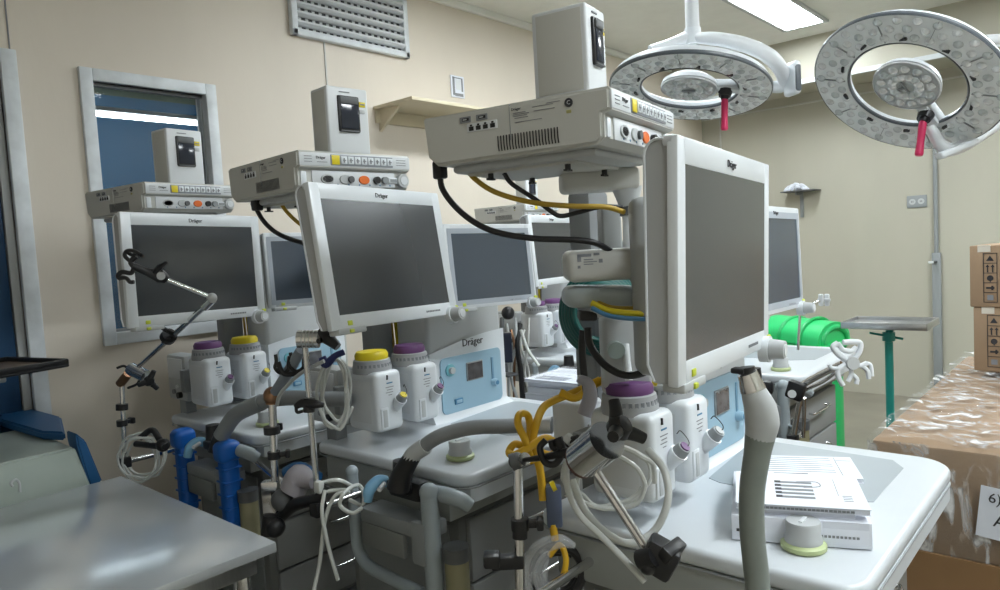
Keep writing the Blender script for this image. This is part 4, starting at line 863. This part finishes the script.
b.cyl(T @ Vector((.058, -.001, -.012)), T @ Vector((.058, .002, -.012)), .002, ink); wpart(root, 'label_box', b)
b = MB(); T = frame(W(604, 292, 1.54) , W(640, 292, 1.54) - W(570, 292, 1.54), (0, 0, 1))
b.prism(rrect(-.085, .09, -.03, .13, .05), -.035, .010, mat('pale_housing', (.42, .47, .48), .35), .018, 4, T=T); b.prism(rrect(-.05, .09, -.02, .10, .035), -.055, -.03, lgrey, .012, 3, T=T); b.box(-.055, -.015, -.02, .03, -.062, -.04, black, .006, T=T); wpart(root, 'arm_housing', b)
b = MB(); T, w, h = vbox(b, 602, 622, 206, 252, 1.72, .08, mat('column_light', (.36, .375, .375), .45), .006); wpart(root, 'rear_cover', b)
b = MB(); T, w, h = vbox(b, 636, 672, 196, 378, 1.45, .07, mat('column_light', (.36, .375, .375), .45), .02); b.box(.012, .03, -.005, .004, -.012, -.004, black, .002, T=T @ Tr((0, 0, .03))); wpart(root, 'arm_column', b)
b = MB(); T, w, h = vbox(b, 604, 652, 316, 398, 1.66, .08, lgrey, .012); b.cyl(T @ Vector((-.03, 0, .02)), T @ Vector((-.03, -.025, .02)), .020, mat('teal_grey', (.30, .36, .34), .4), n=20); b.cyl(T @ Vector((-.005, 0, .03)), T @ Vector((-.005, -.03, -.05)), .009, white); wpart(root, 'lower_column', b)
b = MB(); b.tube([W(584, 415, 1.5), W(590, 398, 1.5), W(588, 384, 1.5), W(578, 378, 1.5)], [.016, .016, .013, .008], mat('mauve_grey', (.33, .32, .36), .45), n=14); b.box(-.004, .004, -.004, .004, -.01, .01, lgrey, T=Tr(W(580, 380, 1.5))); wpart(root, 'lever', b)
b = MB(); b.cyl(W(642, 378, 1.7), W(656, 378, 1.7), .020, yellow, n=20); wpart(root, 'yellow_cap', b, 'yellow cap')

# ------------------------------------------------------------------ bottom left: steel table, pale case, blue mats
zt = .87
r_ = empty('steel_table', Vector((-2.17, .37, 0)), 'polished stainless steel table at the bottom left corner', 'table')
b = MB(); b.box(-2.68, -1.665, -.25, .945, zt - .028, zt, tsteel, .005, 2); wpart(r_, 'table_top', b)
b = MB(); b.box(-2.64, -1.70, -.21, .905, zt - .08, zt - .028, steel, .004); wpart(r_, 'apron', b)
for x, y in ((-2.62, .88), (-1.73, .88), (-2.62, -.19), (-1.73, -.19)):
    b = MB(); b.cyl((x, y, .0), (x, y, zt - .05), .018, chrome, n=18); wpart(r_, 'leg', b)
b = MB(); b.box(-2.62, -1.73, -.2, .89, .22, .235, steel, .004); wpart(r_, 'lower_shelf', b)
# pale green cart left of the steel table
XC = -2.73
def slab(b, pts, off, m_, r=.006):
    bb = bmesh.new(); lo = [bb.verts.new(p) for p in pts]; hi = [bb.verts.new(Vector(p) + Vector(off)) for p in pts]; n = len(pts)
    bb.faces.new(lo[::-1]); bb.faces.new(hi)
    for i in range(n): bb.faces.new([lo[i], lo[(i + 1) % n], hi[(i + 1) % n], hi[i]])
    bmesh.ops.recalc_face_normals(bb, faces=bb.faces)
    if r: bmesh.ops.bevel(bb, geom=bb.edges[:], offset=r, segments=3, affect='EDGES')
    b.bm(bb, m_)
fr = onx(75, 447, XC - .03); zc = fr.z; fl = onz(-160, 520, zc); fl = Vector((fr.x, .1, zc)); br = onz(66, 420, zc); bx_ = br.x
br0 = onx(92, 480, XC)
r_ = empty('equipment_cart', Vector((-3.0, .45, 0)), 'pale green enamel cart with flat lid behind the steel table', 'cart')
b = MB(); yb = br0.y
slab(b, [(XC, yb, zc - .16), (XC, .0, zc - .16), (fr.x, .0, zc), (fr.x, fr.y, zc)], (bx_ - fr.x, .0, 0), pgreen, .008); wpart(r_, 'lid_body', b)
b = MB(); b.box(bx_ + .03, XC - .03, .02, yb - .03, .10, zc - .155, pgreen, .012); wpart(r_, 'cabinet', b)
for x, y in ((bx_ + .07, .06), (XC - .07, .06), (bx_ + .07, yb - .08), (XC - .07, yb - .08)):
    b = MB(); b.cyl((x - .012, y, .05), (x + .012, y, .05), .05, rubber, n=20); b.cyl((x, y, .05), (x, y, .11), .012, chrome); wpart(r_, 'caster', b)
b = MB(); c = onx(20, 492, XC + .012); b.tube([c, c + Vector((0, .0, .03)), c + Vector((.004, -.010, .045)), c + Vector((.008, -.024, .038)), c + Vector((.008, -.02, .026))], .004, lgrey); wpart(r_, 'hook', b)
b = MB(); q = [onz(x, y, zc + .002) for x, y in ((0, 427), (42, 440), (66, 441), (62, 424), (30, 415), (0, 415))]
slab(b, q, (0, 0, .032), navy, .008); solo('folded_mat', b, 'dark blue folded vinyl mat lying on the pale green cart', 'mat')
b = MB(); q = [onx(x, y, XC - .02) for x, y in ((70, 445), (90, 486), (103, 482), (86, 441), (76, 433))]
q = [Vector((v.x, max(v.y, fr.y + .004), v.z)) for v in q]
slab(b, q, (-.10, 0, 0), navy, .006); solo('padded_board', b, 'dark blue padded board leaning on the end of the pale green cart', 'board')
# tray stand far left
r_ = empty('tray_stand', Vector((-3.38, onx(-8, 370, -2.95).y, 0)), 'small tray stand with dark rim at the left edge of the photo', 'tray stand')
c = onx(-8, 370, -2.95); b = MB(); T = Tr((c.x, c.y, c.z)) @ Rz(.25)
b.box(-.20, .18, -.32, .16, -.012, .0, black, .005, T=T); b.box(-.185, .165, -.305, .145, -.001, .002, tan, T=T)
for a in ((-.20, .18, -.32, -.305), (-.20, .18, .145, .16), (-.20, -.185, -.32, .16), (.165, .18, -.32, .16)): b.box(*a, -.004, .018, black, .005, T=T)
wpart(r_, 'tray', b)
px_ = -3.38; b = MB(); b.cyl((px_, c.y, .05), (px_, c.y, c.z - .03), .02, chrome); b.cyl((px_, c.y, c.z - .035), (c.x, c.y, c.z - .03), .014, chrome); b.box(c.x - .04, c.x + .04, c.y - .03, c.y + .03, c.z - .045, c.z - .012, steel, .005); wpart(r_, 'post', b)
b = MB(); b.box(px_ - .09, px_ + .16, c.y - .025, c.y + .025, 0.01, .05, chrome, .01); b.box(px_ - .025, px_ + .025, c.y - .2, c.y + .2, 0.0, .05, chrome, .01); wpart(r_, 'base', b)

# ------------------------------------------------------------------ right side: mayo stand, green bin, pallet, boxes
zt2 = 1.03; a = onz(842, 325, zt2); c = onz(914, 327, zt2); e = onz(868, 313, zt2)
L = c - a; w = L.length + .07; T = frame(a + Vector((0, 0, .0)), L, (0, 0, 1)); dT = T.inverted() @ e
sh = Matrix.Identity(4); 
r_ = empty('instrument_stand', Vector((W(882, 330, 3.4).x, W(882, 330, 3.4).y, 0)), 'instrument stand with steel tray on a teal green post', 'stand', None)
b = MB(); out = rrect(0, w, -.03, .30, .02); b.prism(out, -.004, .0, steel, 0, T=T)
for (x0, x1, y0, y1) in ((0, w, -.03, -.02), (0, w, .29, .30), (0, .01, -.03, .30), (w - .01, w, -.03, .30)): b.box(x0, x1, y0, y1, -.018, .022, steel, .004, T=T)
wpart(r_, 'tray', b)
px = T @ Vector((.215, .14, 0)); b = MB(); b.cyl((px.x, px.y, .03), (px.x, px.y, px.z - .11), .022, tealc, n=20); b.tube([(px.x, px.y, px.z - .13), (px.x, px.y, px.z - .07), (px.x + .012, px.y, px.z - .01)], [.020, .019, .024], tealc, n=14, sub=3); wpart(r_, 'post', b)
b = MB(); z = W(882, 352, 3.7).z; b.cyl((px.x - .09, px.y - .05, z + .03), (px.x + .07, px.y + .02, z - .01), .007, tealc); b.cyl((px.x, px.y, z - .02), (px.x, px.y, z + .03), .034, tealc); wpart(r_, 'height_screw', b)
b = MB(); b.box(px.x - .3, px.x + .3, px.y - .03, px.y + .03, 0, .04, tealc, .01); b.box(px.x - .03, px.x + .03, px.y - .28, px.y + .28, 0, .04, tealc, .01); wpart(r_, 'base', b)

d = 5.0; e = W(836, 350, d)
r_ = empty('pedal_bin', Vector((e.x - .26, e.y, 0)), 'bright green plastic bin with a hinged lid against the back wall', 'bin')
b = MB(); cx, cy = e.x - .19, e.y + .02; zb = W(830, 346, d).z
b.prism([(cx + (.22 if i % 2 else .22) * math.cos(a) * 1.0, cy + .2 * math.sin(a)) for i, a in enumerate([2 * PI * k / 28 for k in range(28)])], .02, zb, green, .015)
wpart(r_, 'tub', b)
b = MB(); T = Tr((cx, cy, zb)) @ Rz(-.2)
prof = []
vs = []; fs = []; n = 12
for x in (-.26, .19):
    for i in range(n + 1):
        t = PI * i / n; vs.append(T @ Vector((x, .22 * math.cos(t), .02 + .15 * math.sin(t) ** .8 + (.03 if x < 0 else 0))))
for i in range(n): fs.append([i, i + 1, n + 2 + i, n + 1 + i])
fs += [list(range(n + 1)), [n + 1 + i for i in range(n + 1)][::-1], [0, n + 1, 2 * n + 1, n]]
b.add(vs, fs, green); b.box(-.27, .23, -.23, .23, -.01, .025, green, .01, T=T)
for x in (-.1, .06): b.tube([T @ Vector((x, .222 * math.cos(t), .025 + .153 * math.sin(t) ** .8 + .012)) for t in [PI * i / 10 for i in range(11)]], .012, mat('bin_green_rib', (.01, .42, .12), .4), n=8)
wpart(r_, 'lid', b)
b = MB(); b.tube([T @ Vector((.19, .16 * math.cos(t), .04 + .09 * math.sin(t))) for t in [2 * PI * i / 16 for i in range(16)]], .02, mat('bin_green_rib', (.01, .42, .12), .4), closed=True, n=10); wpart(r_, 'lid_grip', b)

# wrapped pallet of cardboard
P0 = onz(868, 441, .86); 
r_ = empty('wrapped_carton', Vector((.1, 3.5, 0)), 'very large cardboard carton under crumpled clear stretch film', 'carton')
X0, X1, Y0, Y1, Z = -.66, 1.0, 2.66, 4.55, .865
b = MB(); b.box(X0, X1, Y0, Y1, .14, Z - .05, card, .012, 2); b.box(X0 - .012, X1 + .012, Y0 - .012, Y1 + .012, Z - .36, Z, card, .01, 2); wpart(r_, 'carton_body', b)
b = MB(); b.box(X0 - .02, X1, Y0 - .02, Y0 - .008, .14, Z - .36, mat('card_dark', (.30, .17, .075), .8, noise=.15, nscale=4), 0); b.box(X0, X1, Y0, Y1, 0.0, .14, mat('pallet_wood', (.32, .22, .12), .8, noise=.2), .01); wpart(r_, 'pallet_skirt', b)
rnd = random.Random(3); n1, n2 = 70, 80; b = MB(); vs = []; fs = []
nt = plastic_wrap.node_tree; bs = nt.nodes['Principled BSDF']; tcn = nt.nodes.new('ShaderNodeTexCoord'); mpn = nt.nodes.new('ShaderNodeMapping'); mpn.inputs['Scale'].default_value = (2.5, 4.5, 1); nn = nt.nodes.new('ShaderNodeTexNoise'); nn.inputs['Scale'].default_value = 5; nn.inputs['Detail'].default_value = 6; nn.inputs['Distortion'].default_value = 1.2
rr = nt.nodes.new('ShaderNodeMapRange'); rr.inputs[1].default_value = .50; rr.inputs[2].default_value = .66; rr.inputs[3].default_value = .05; rr.inputs[4].default_value = .85
nt.links.new(tcn.outputs['Object'], mpn.inputs[0]); nt.links.new(mpn.outputs[0], nn.inputs['Vector']); nt.links.new(nn.outputs[0], rr.inputs[0]); nt.links.new(rr.outputs[0], bs.inputs['Alpha'])
def wr(x, y): return .010 + .018 * abs(math.sin(x * 9 + 3 * math.sin(y * 4))) * abs(math.sin(y * 7 + 2 * math.sin(x * 5))) + rnd.uniform(-.002, .004)
for i in range(n1 + 1):
    for j in range(n2 + 1):
        x = X0 - .02 + (X1 - X0 + .04) * i / n1; y = Y0 - .02 + (Y1 - Y0 + .04) * j / n2; vs.append((x, y, Z + wr(x, y)))
for i in range(n1):
    for j in range(n2): fs.append([i * (n2 + 1) + j, (i + 1) * (n2 + 1) + j, (i + 1) * (n2 + 1) + j + 1, i * (n2 + 1) + j + 1])
b.add(vs, fs, plastic_wrap)
vs = []; fs = []; m1 = 14
for i in range(n1 + 1):
    for j in range(m1 + 1):
        x = X0 - .02 + (X1 - X0 + .04) * i / n1; z = Z + .01 - (.36) * j / m1; vs.append((x, Y0 - .026 - .008 * abs(math.sin(x * 11 + z * 6)) - rnd.uniform(0, .003), z))
for i in range(n1):
    for j in range(m1): fs.append([i * (m1 + 1) + j, (i + 1) * (m1 + 1) + j, (i + 1) * (m1 + 1) + j + 1, i * (m1 + 1) + j + 1])
b.add(vs, fs, plastic_wrap); b2 = MB()
wpart(r_, 'stretch_film', b, 'crumpled clear stretch film')
b = MB()
for k in range(16):
    x = -.25 + rnd.uniform(0, .6); y = Y0 + .02 + rnd.uniform(0, .10); q = [(x + .05 * t + rnd.uniform(-.01, .01), y + .03 * math.sin(t * 2 + k), Z + .035 + .012 * math.sin(t * 3 + k)) for t in range(4)]; b.tube(q, .008, bagfilm, n=6)
wpart(r_, 'film_gather', b)
# notice sheet on the carton
T = frame(W(987, 520, 2.02), W(1010, 524, 2.02) - W(987, 520, 2.02), (0, 0, 1)); yy = Y0 - .04
p0 = ony(981, 485, yy); b = MB(); T = Tr((p0.x, yy, p0.z)) @ Ry(.10); b.box(0, .21, 0, .0015, -.165, 0, paper, T=T)
b.text('6)', .045, ink, T @ Tr((.04, -.0005, -.035)) @ FRONT, ex=.0005); b.text('A', .055, ink, T @ Tr((.06, -.0005, -.105)) @ FRONT, ex=.0005); solo('paper_notice', b, 'white paper sheet with handwriting taped to the large carton', 'paper')
# two small boxes stacked at the back of the carton
def small_box(x, y, z, w, d_, h, label):
    r = empty('cardboard_box', Tr((x, y, z)) @ Rz(-.12), label, 'box', 'small printed cardboard boxes')
    b = MB(); b.box(0, w, 0, d_, 0, h, card, .005, 2); part(r, 'carton', b)
    b = MB(); b.box(w * .08, w * .2, -.0015, .002, h - .03, h + .001, mat('packing_tape', (.62, .58, .5), .3)); part(r, 'tape', b)
    b = MB(); u0 = .055; cell = (h - .06) / 5
    for k in range(6): b.box(u0, u0 + .055, -.002, .002, .022 + k * cell, .0245 + k * cell, ink)
    for x_ in (u0, u0 + .0525): b.box(x_, x_ + .0025, -.002, .002, .022, .0245 + 5 * cell, ink)
    for k in range(5):
        zc = .022 + (k + .5) * cell; xm = u0 + .027
        if k == 3:
            for s in (-1, 1): b.box(xm + s * .01 - .0025, xm + s * .01 + .0025, -.002, .002, zc - .018, zc + .008, ink); b.add([(xm + s * .01 - .008, -.002, zc + .006), (xm + s * .01 + .008, -.002, zc + .006), (xm + s * .01, -.002, zc + .018)], [[0, 1, 2]], ink, False)
        elif k == 2: b.cyl((xm, -.002, zc), (xm, .001, zc), .013, ink, n=14); b.box(xm - .002, xm + .002, -.002, .002, zc - .018, zc, ink)
        elif k == 1: b.box(xm - .016, xm + .016, -.002, .002, zc - .004, zc + .004, ink); b.box(xm + .004, xm + .012, -.002, .002, zc - .01, zc + .01, ink)
        elif k == 4: b.add([(xm - .015, -.002, zc - .01), (xm + .015, -.002, zc - .01), (xm, -.002, zc + .014)], [[0, 1, 2]], ink, False)
        else: b.box(xm - .012, xm + .012, -.002, .002, zc - .012, zc + .012, gink)
    b.box(w * .36, w, -.002, .001, h * .60, h * .612, ink); b.box(w * .36, w * .368, -.002, .001, .02, h * .61, ink)
    part(r, 'printed_symbols', b); return r
Yb = 3.95; q = ony(974, 371, Yb); h_ = ony(975, 308, Yb).z - q.z
zb = Z + .032
small_box(q.x, Yb, zb, .42, .32, .30, 'cardboard box at right edge, lower one of two, directly on the large carton')
small_box(q.x - .012, Yb - .005, zb + .301, .42, .32, .285, 'cardboard box at right edge, upper one of two, on another small box')
b = MB(); b.box(-.11, .0, -.09, .12, 0, .022, paper, .006, T=Tr((q.x + .02, Yb - .02, zb - .018)) @ Rz(.3)); 

# white claw hose holder on the second row machine
r_ = empty('hose_holder', W(796, 440, 2.9), 'white claw hose holder on chrome arm at the second row tabletop corner', 'hose holder', 'chrome jointed hose holders')
b = MB(); b.tube([W(793, 440, 2.95), W(797, 415, 2.92), W(801, 395, 2.9)], .012, chrome, n=12); b.tube([W(803, 437, 2.95), W(804, 415, 2.92), W(804, 398, 2.9)], .008, chrome, n=12); wpart(r_, 'lower_rod', b); rail_bracket(r_, 5, W(793, 440, 2.95))
b = MB(); b.tube([W(797, 388, 2.88), W(818, 376, 2.82), W(842, 364, 2.75)], .013, chrome, n=12); b.tube([W(800, 392, 2.9), W(822, 382, 2.84), W(836, 372, 2.78)], .007, chrome, n=10); wpart(r_, 'upper_rod', b)
b = MB(); b.box(-.035, .035, -.02, .02, -.04, .035, black, .012, T=Tr(W(796, 390, 2.86)) @ Ry(.3)); b.cyl(W(792, 394, 2.82), W(792, 394, 2.79), .016, lgrey); wpart(r_, 'clamp', b)
b = MB(); cc = W(851, 363, 2.7)
def vp(x, z): return cc + VIEW @ Vector((x, 0, z))
b.cyl(vp(0, 0), cc + VIEW @ Vector((0, -.02, 0)), .024, lgrey, n=18)
def strap(pts, r=.0105): b.tube([vp(x, z) for x, z in pts], r * .8, white2, n=10, sub=4)
strap([(0, 0), (-.045, .03), (-.068, .06), (-.05, .075)], .014); strap([(-.05, .075), (-.03, .05), (0, .045), (.02, .06)], .012); strap([(.0, .0), (.03, .04), (.035, .075), (.01, .08), (-.03, .078)], .013)
strap([(0, 0), (-.03, -.01), (-.05, -.03), (-.045, -.06), (-.03, -.085)], .012); strap([(-.03, -.02), (-.07, -.02), (-.085, -.005)], .010)
strap([(0, -.01), (0, -.045), (-.012, -.07)], .011); strap([(0, -.04), (.022, -.06), (.02, -.08)], .011); strap([(0, 0), (.035, -.01), (.06, .0)], .012); strap([(.04, -.01), (.062, -.03), (.068, -.06)], .011); strap([(.06, .0), (.075, -.01), (.08, -.05)], .009)
wpart(r_, 'claw', b, 'white plastic claw')
b = MB(); b.tube([W(800, 312, 3.5), W(812, 304, 3.5), W(823, 300, 3.5)], .006, chrome); 
for k in (-1, 1): b.box(-.012, .012, -.008, .008, -.03, .03, white2, .006, T=Tr(W(824 + 3 * k, 300, 3.5)) )
b.box(-.03, .03, -.006, .006, -.008, .008, white2, .004, T=Tr(W(824, 300, 3.5))); b.cyl(W(800, 312, 3.5), W(798, 350, 3.5), .006, chrome); solo('clip_arm', b, 'small white clip on a thin chrome arm above the green bin', 'clip')

# manuals on the nearest machine
O3 = ORI[3]; BT = .9440
def onm(u, v, z, a): return Tr((O3[0] - v, O3[1] + u, z)) @ Rz(PI / 2 + a)
pc = onz(873, 551, .943); pl = onz(732, 540, .943)
def bookat(name, o, w, d_, h, a, label, cover, extra=None, gr='manuals and papers on the nearest tabletop'):
    T = Tr(o) @ Rz(a); r = empty(name, T, label, 'book' if name != 'paper_sheet' else 'paper', gr)
    b = MB(); b.box(.002, w - .002, .002, d_ - .002, .001, h - .001, paper, 0); b.box(0, w, 0, d_, h - .0015, h, cover, 0); b.box(0, w, 0, d_, 0, .0015, cover, 0); part(r, 'pages', b)
    if extra: b = MB(); extra(b, w, d_, h); part(r, 'print', b)
    return r
ax = math.atan2(pc.y - pl.y, pc.x - pl.x)
dirx = Vector((math.cos(ax), math.sin(ax), 0)); diry = Vector((-math.sin(ax), math.cos(ax), 0))
wB = (pc - pl).length
cover = mat('manual_cover', (.80, .83, .91), .5)
def lines(b, x0, x1, y, z, n, dy, m_=gink, t=.0018):
    for i in range(n): b.box(x0, x1 - (.03 if i % 3 == 2 else 0), y - i * dy, y - i * dy + t, z, z + .0006, m_)
r_ = empty('manual_box', Tr(Vector((pl.x, pl.y, BT))) @ Rz(ax), 'flat white carton under the manuals on the nearest tabletop', 'box', None)
b = MB(); b.box(0, wB, .0, .30, 0, .055, cover, .002); part(r_, 'carton', b)
b = MB()
k = wB * .5 / 18
for i in range(18): b.box(wB * .42 + i * k, wB * .42 + (i + .7) * k, -.001, .001, .020, .0250, gink)
b.box(wB * .66, wB * .98, -.001, .0005, .040, .055, paper); b.box(.01, .02, -.001, .001, .02, .026, ink); part(r_, 'print', b)
def pr1(b, w, d_, h):
    z = h
    for i in range(5):
        y = d_ * .22 + i * .024; b.box(w * .36, w * .62, y, y + .011, z, z + .0007, gink, 0); b.box(w * .32, w * .37, y + .001, y + .014, z, z + .0008, ink, 0); b.box(w * .42, w * .62 - .01 * i, y + .009, y + .0105, z, z + .0007, gink)
    b.tube([(w * .5, d_ * .72, z), (w * .66, d_ * .74, z), (w * .68, d_ * .60, z), (w * .55, d_ * .55, z)], .0012, gink, n=4, sub=3)
    T = Tr((w * .10, d_ * .28, z)) @ Rz(PI / 2); b.text('Dräger', .022, ink, T @ Tr((.03, 0, 0)), ex=.0003)
    b.box(w * .14, w * .146, d_ * .2, d_ * .5, z, z + .0006, gink); b.box(w * .17, w * .174, d_ * .22, d_ * .5, z, z + .0006, gink)
    b.box(w * .80, w * .804, d_ * .35, d_ * .85, z, z + .0006, gink); 
    for i in range(4): b.box(w * .83, w * .90, d_ * .2 + i * .01, d_ * .2 + i * .01 + .002, z, z + .0006, gink)
o1 = Vector((pl.x, pl.y, BT + .0555)) + dirx * .028 + diry * .015
bookat('manual', o1, wB - .055, .21, .012, ax + .0, 'thin white manual just above the flat carton, lowest of the manuals', cover)
o2 = o1 + Vector((0, 0, .0125)) - dirx * .018 - diry * .01
def spine(b, w, d_, h):
    pr1(b, w, d_, h)
    k = (w - .05) / 26
    for i in range(26): b.box(.02 + i * k, .02 + (i + (.75 if i % 5 == 4 else .88)) * k, -.0006, .0006, h * .3, h * .62, gink)
bookat('manual', o2, wB - .01, .215, .013, ax + .01, 'white manual with hose drawings on its cover, topmost of the stack', cover, spine)
def pr2(b, w, d_, h):
    lines(b, w * .08, w * .80, d_ * .9, h, 8, .016); b.box(w * .25, w * .55, d_ * .12, d_ * .15, h, h + .0006, ink); lines(b, w * .85, w * .98, d_ * .8, h, 1, .02)
    b.box(w * .84, w * .845, d_ * .05, d_ * .95, h, h + .0006, gink); b.text('123', .018, ink, Tr((w * .05, d_ * .12, h)), ex=.0003)
o3 = Vector((pl.x, pl.y, BT + .0555)) + diry * .235 + dirx * .03
bookat('manual', o3, wB * .96, .17, .012, ax + .05, 'white printed manual lying behind the one with hose drawings', cover, pr2)
o4 = Vector((pl.x, pl.y, BT + .001)) + diry * .43 + dirx * .17
# manuals stacked on a small trolley between the machine rows
r_ = empty('steel_trolley', Vector((-1.95, 2.74, 0)), 'small steel trolley carrying manuals between the two machine rows', 'trolley')
b = MB(); b.box(-.20, .24, -.18, .22, .855, .875, steel, .004); b.box(-.20, .24, -.18, .22, .3, .315, steel, .004); part(r_, 'shelves', b)
for x, y in ((-.18, -.16), (.22, -.16), (-.18, .2), (.22, .2)):
    b = MB(); b.cyl((x, y, .0), (x, y, .86), .012, chrome); part(r_, 'leg', b)
g = 'manuals in clear bags on the trolley'
def trolley_book(dx, dy, z, w, d_, h, a, label, m_, pr=None): return bookat('manual', Vector((-2.12 + dx, 2.52 + dy, z)), w, d_, h, a, label, m_, pr, g)
z = .876
for i, (w, d_, h, a, dx, dy, lb, m_) in enumerate(((.36, .33, .040, .10, 0, 0, 'thick pale manual, lowest in the stack on the trolley', cover), (.33, .30, .030, .05, .01, .01, 'thick white manual, second from the bottom on the trolley', paper), (.33, .29, .022, .14, .005, .015, 'white manual under the topmost one on the trolley', cover))):
    trolley_book(dx, dy, z, w, d_, h, a, lb, m_); z += h + .0008
def pr3(b, w, d_, h): lines(b, .03, w * .7, d_ * .85, h, 4, .018); b.box(.04, w * .62, .03, .10, h, h + .0007, mat('dark_picture', (.13, .16, .24), .4)); b.box(w * .12, w * .3, .05, .08, h + .0005, h + .0012, lgrey)
trolley_book(.0, .0, z, .33, .30, .014, .02, 'topmost manual on the trolley with a dark picture strip', paper, pr3)
b = MB(); rnd = random.Random(9)
n = 16; vs = []; fs = []
for i in range(n + 1):
    for j in range(n + 1): vs.append((-2.125 + .35 * i / n, 2.515 + .33 * j / n, z + .017 + rnd.uniform(0, .008)))
for i in range(n):
    for j in range(n): fs.append([i * (n + 1) + j, (i + 1) * (n + 1) + j, (i + 1) * (n + 1) + j + 1, i * (n + 1) + j + 1])
b.add(vs, fs, bagfilm); solo('plastic_bag', b, 'crumpled clear plastic bag covering the manuals on the trolley', 'bag')

# clutter seen between the centre machine and the back row
b = MB(); vbox(b, 499, 512, 333, 363, 3.6, .03, mat('monitor_navy', (.01, .015, .035), .3), .004); b.cyl(W(506, 363, 3.62), W(506, 372, 3.62), .012, dgrey); b.box(-.05, .05, -.04, .04, -.008, .004, dgrey, .003, T=Tr(W(506, 374, 3.62))); solo('small_display', b, 'small dark display standing right of the centre pale blue panel', 'display')
b = MB()
for k, (m_, r) in enumerate(((dgrey, .012), (lgrey, .008), (goldm, .007), (lgrey, .009), (black, .014), (tubew, .006), (tubew, .006))):
    x = 502 + k * 4.5; b.tube([W(x, 318 + 6 * (k % 3), 3.7), W(x + 4 * math.sin(k), 345, 3.65), W(x - 5 * math.cos(k * 2), 372, 3.7), W(x + 3, 405, 3.7)], r, m_)
b.sphere(W(508, 313, 3.7), .035, black); b.tube([W(521, 330, 3.6), W(528, 350, 3.55), W(539, 366, 3.5)], .008, tubew); solo('tube_cluster', b, 'cluster of tubes and leads hanging beside the back row machine', 'tubing')
b = MB()
for k in range(3): b.tube([W(558, 572, 1.72 + .02 * k) + VIEW @ Vector(((.060 - .006 * k) * math.cos(a), 0, (.062 - .006 * k) * math.sin(a))) for a in [2 * PI * j / 14 for j in range(14)]], .011, black, closed=True, sub=3, n=8)
b.tube([W(549, 556, 1.66), W(560, 545, 1.66), W(566, 560, 1.64), W(562, 580, 1.64)], .007, yhose); solo('breathing_hose', b, 'black coiled hose at the bottom centre, partly under a clear bag', 'hose')
b = MB(); b.tube([W(526, 592, 1.66), W(530, 565, 1.66), W(540, 548, 1.64), W(560, 541, 1.63), W(575, 546, 1.63)], [.012, .022, .018, .016, .006], bagfilm, n=8)
b.tube([W(545, 600, 1.64), W(540, 575, 1.64), W(546, 552, 1.63)], [.012, .018, .01], bagfilm, n=8); solo('plastic_bag', b, 'clear plastic bag bunched over the black coiled hose at bottom centre', 'bag')
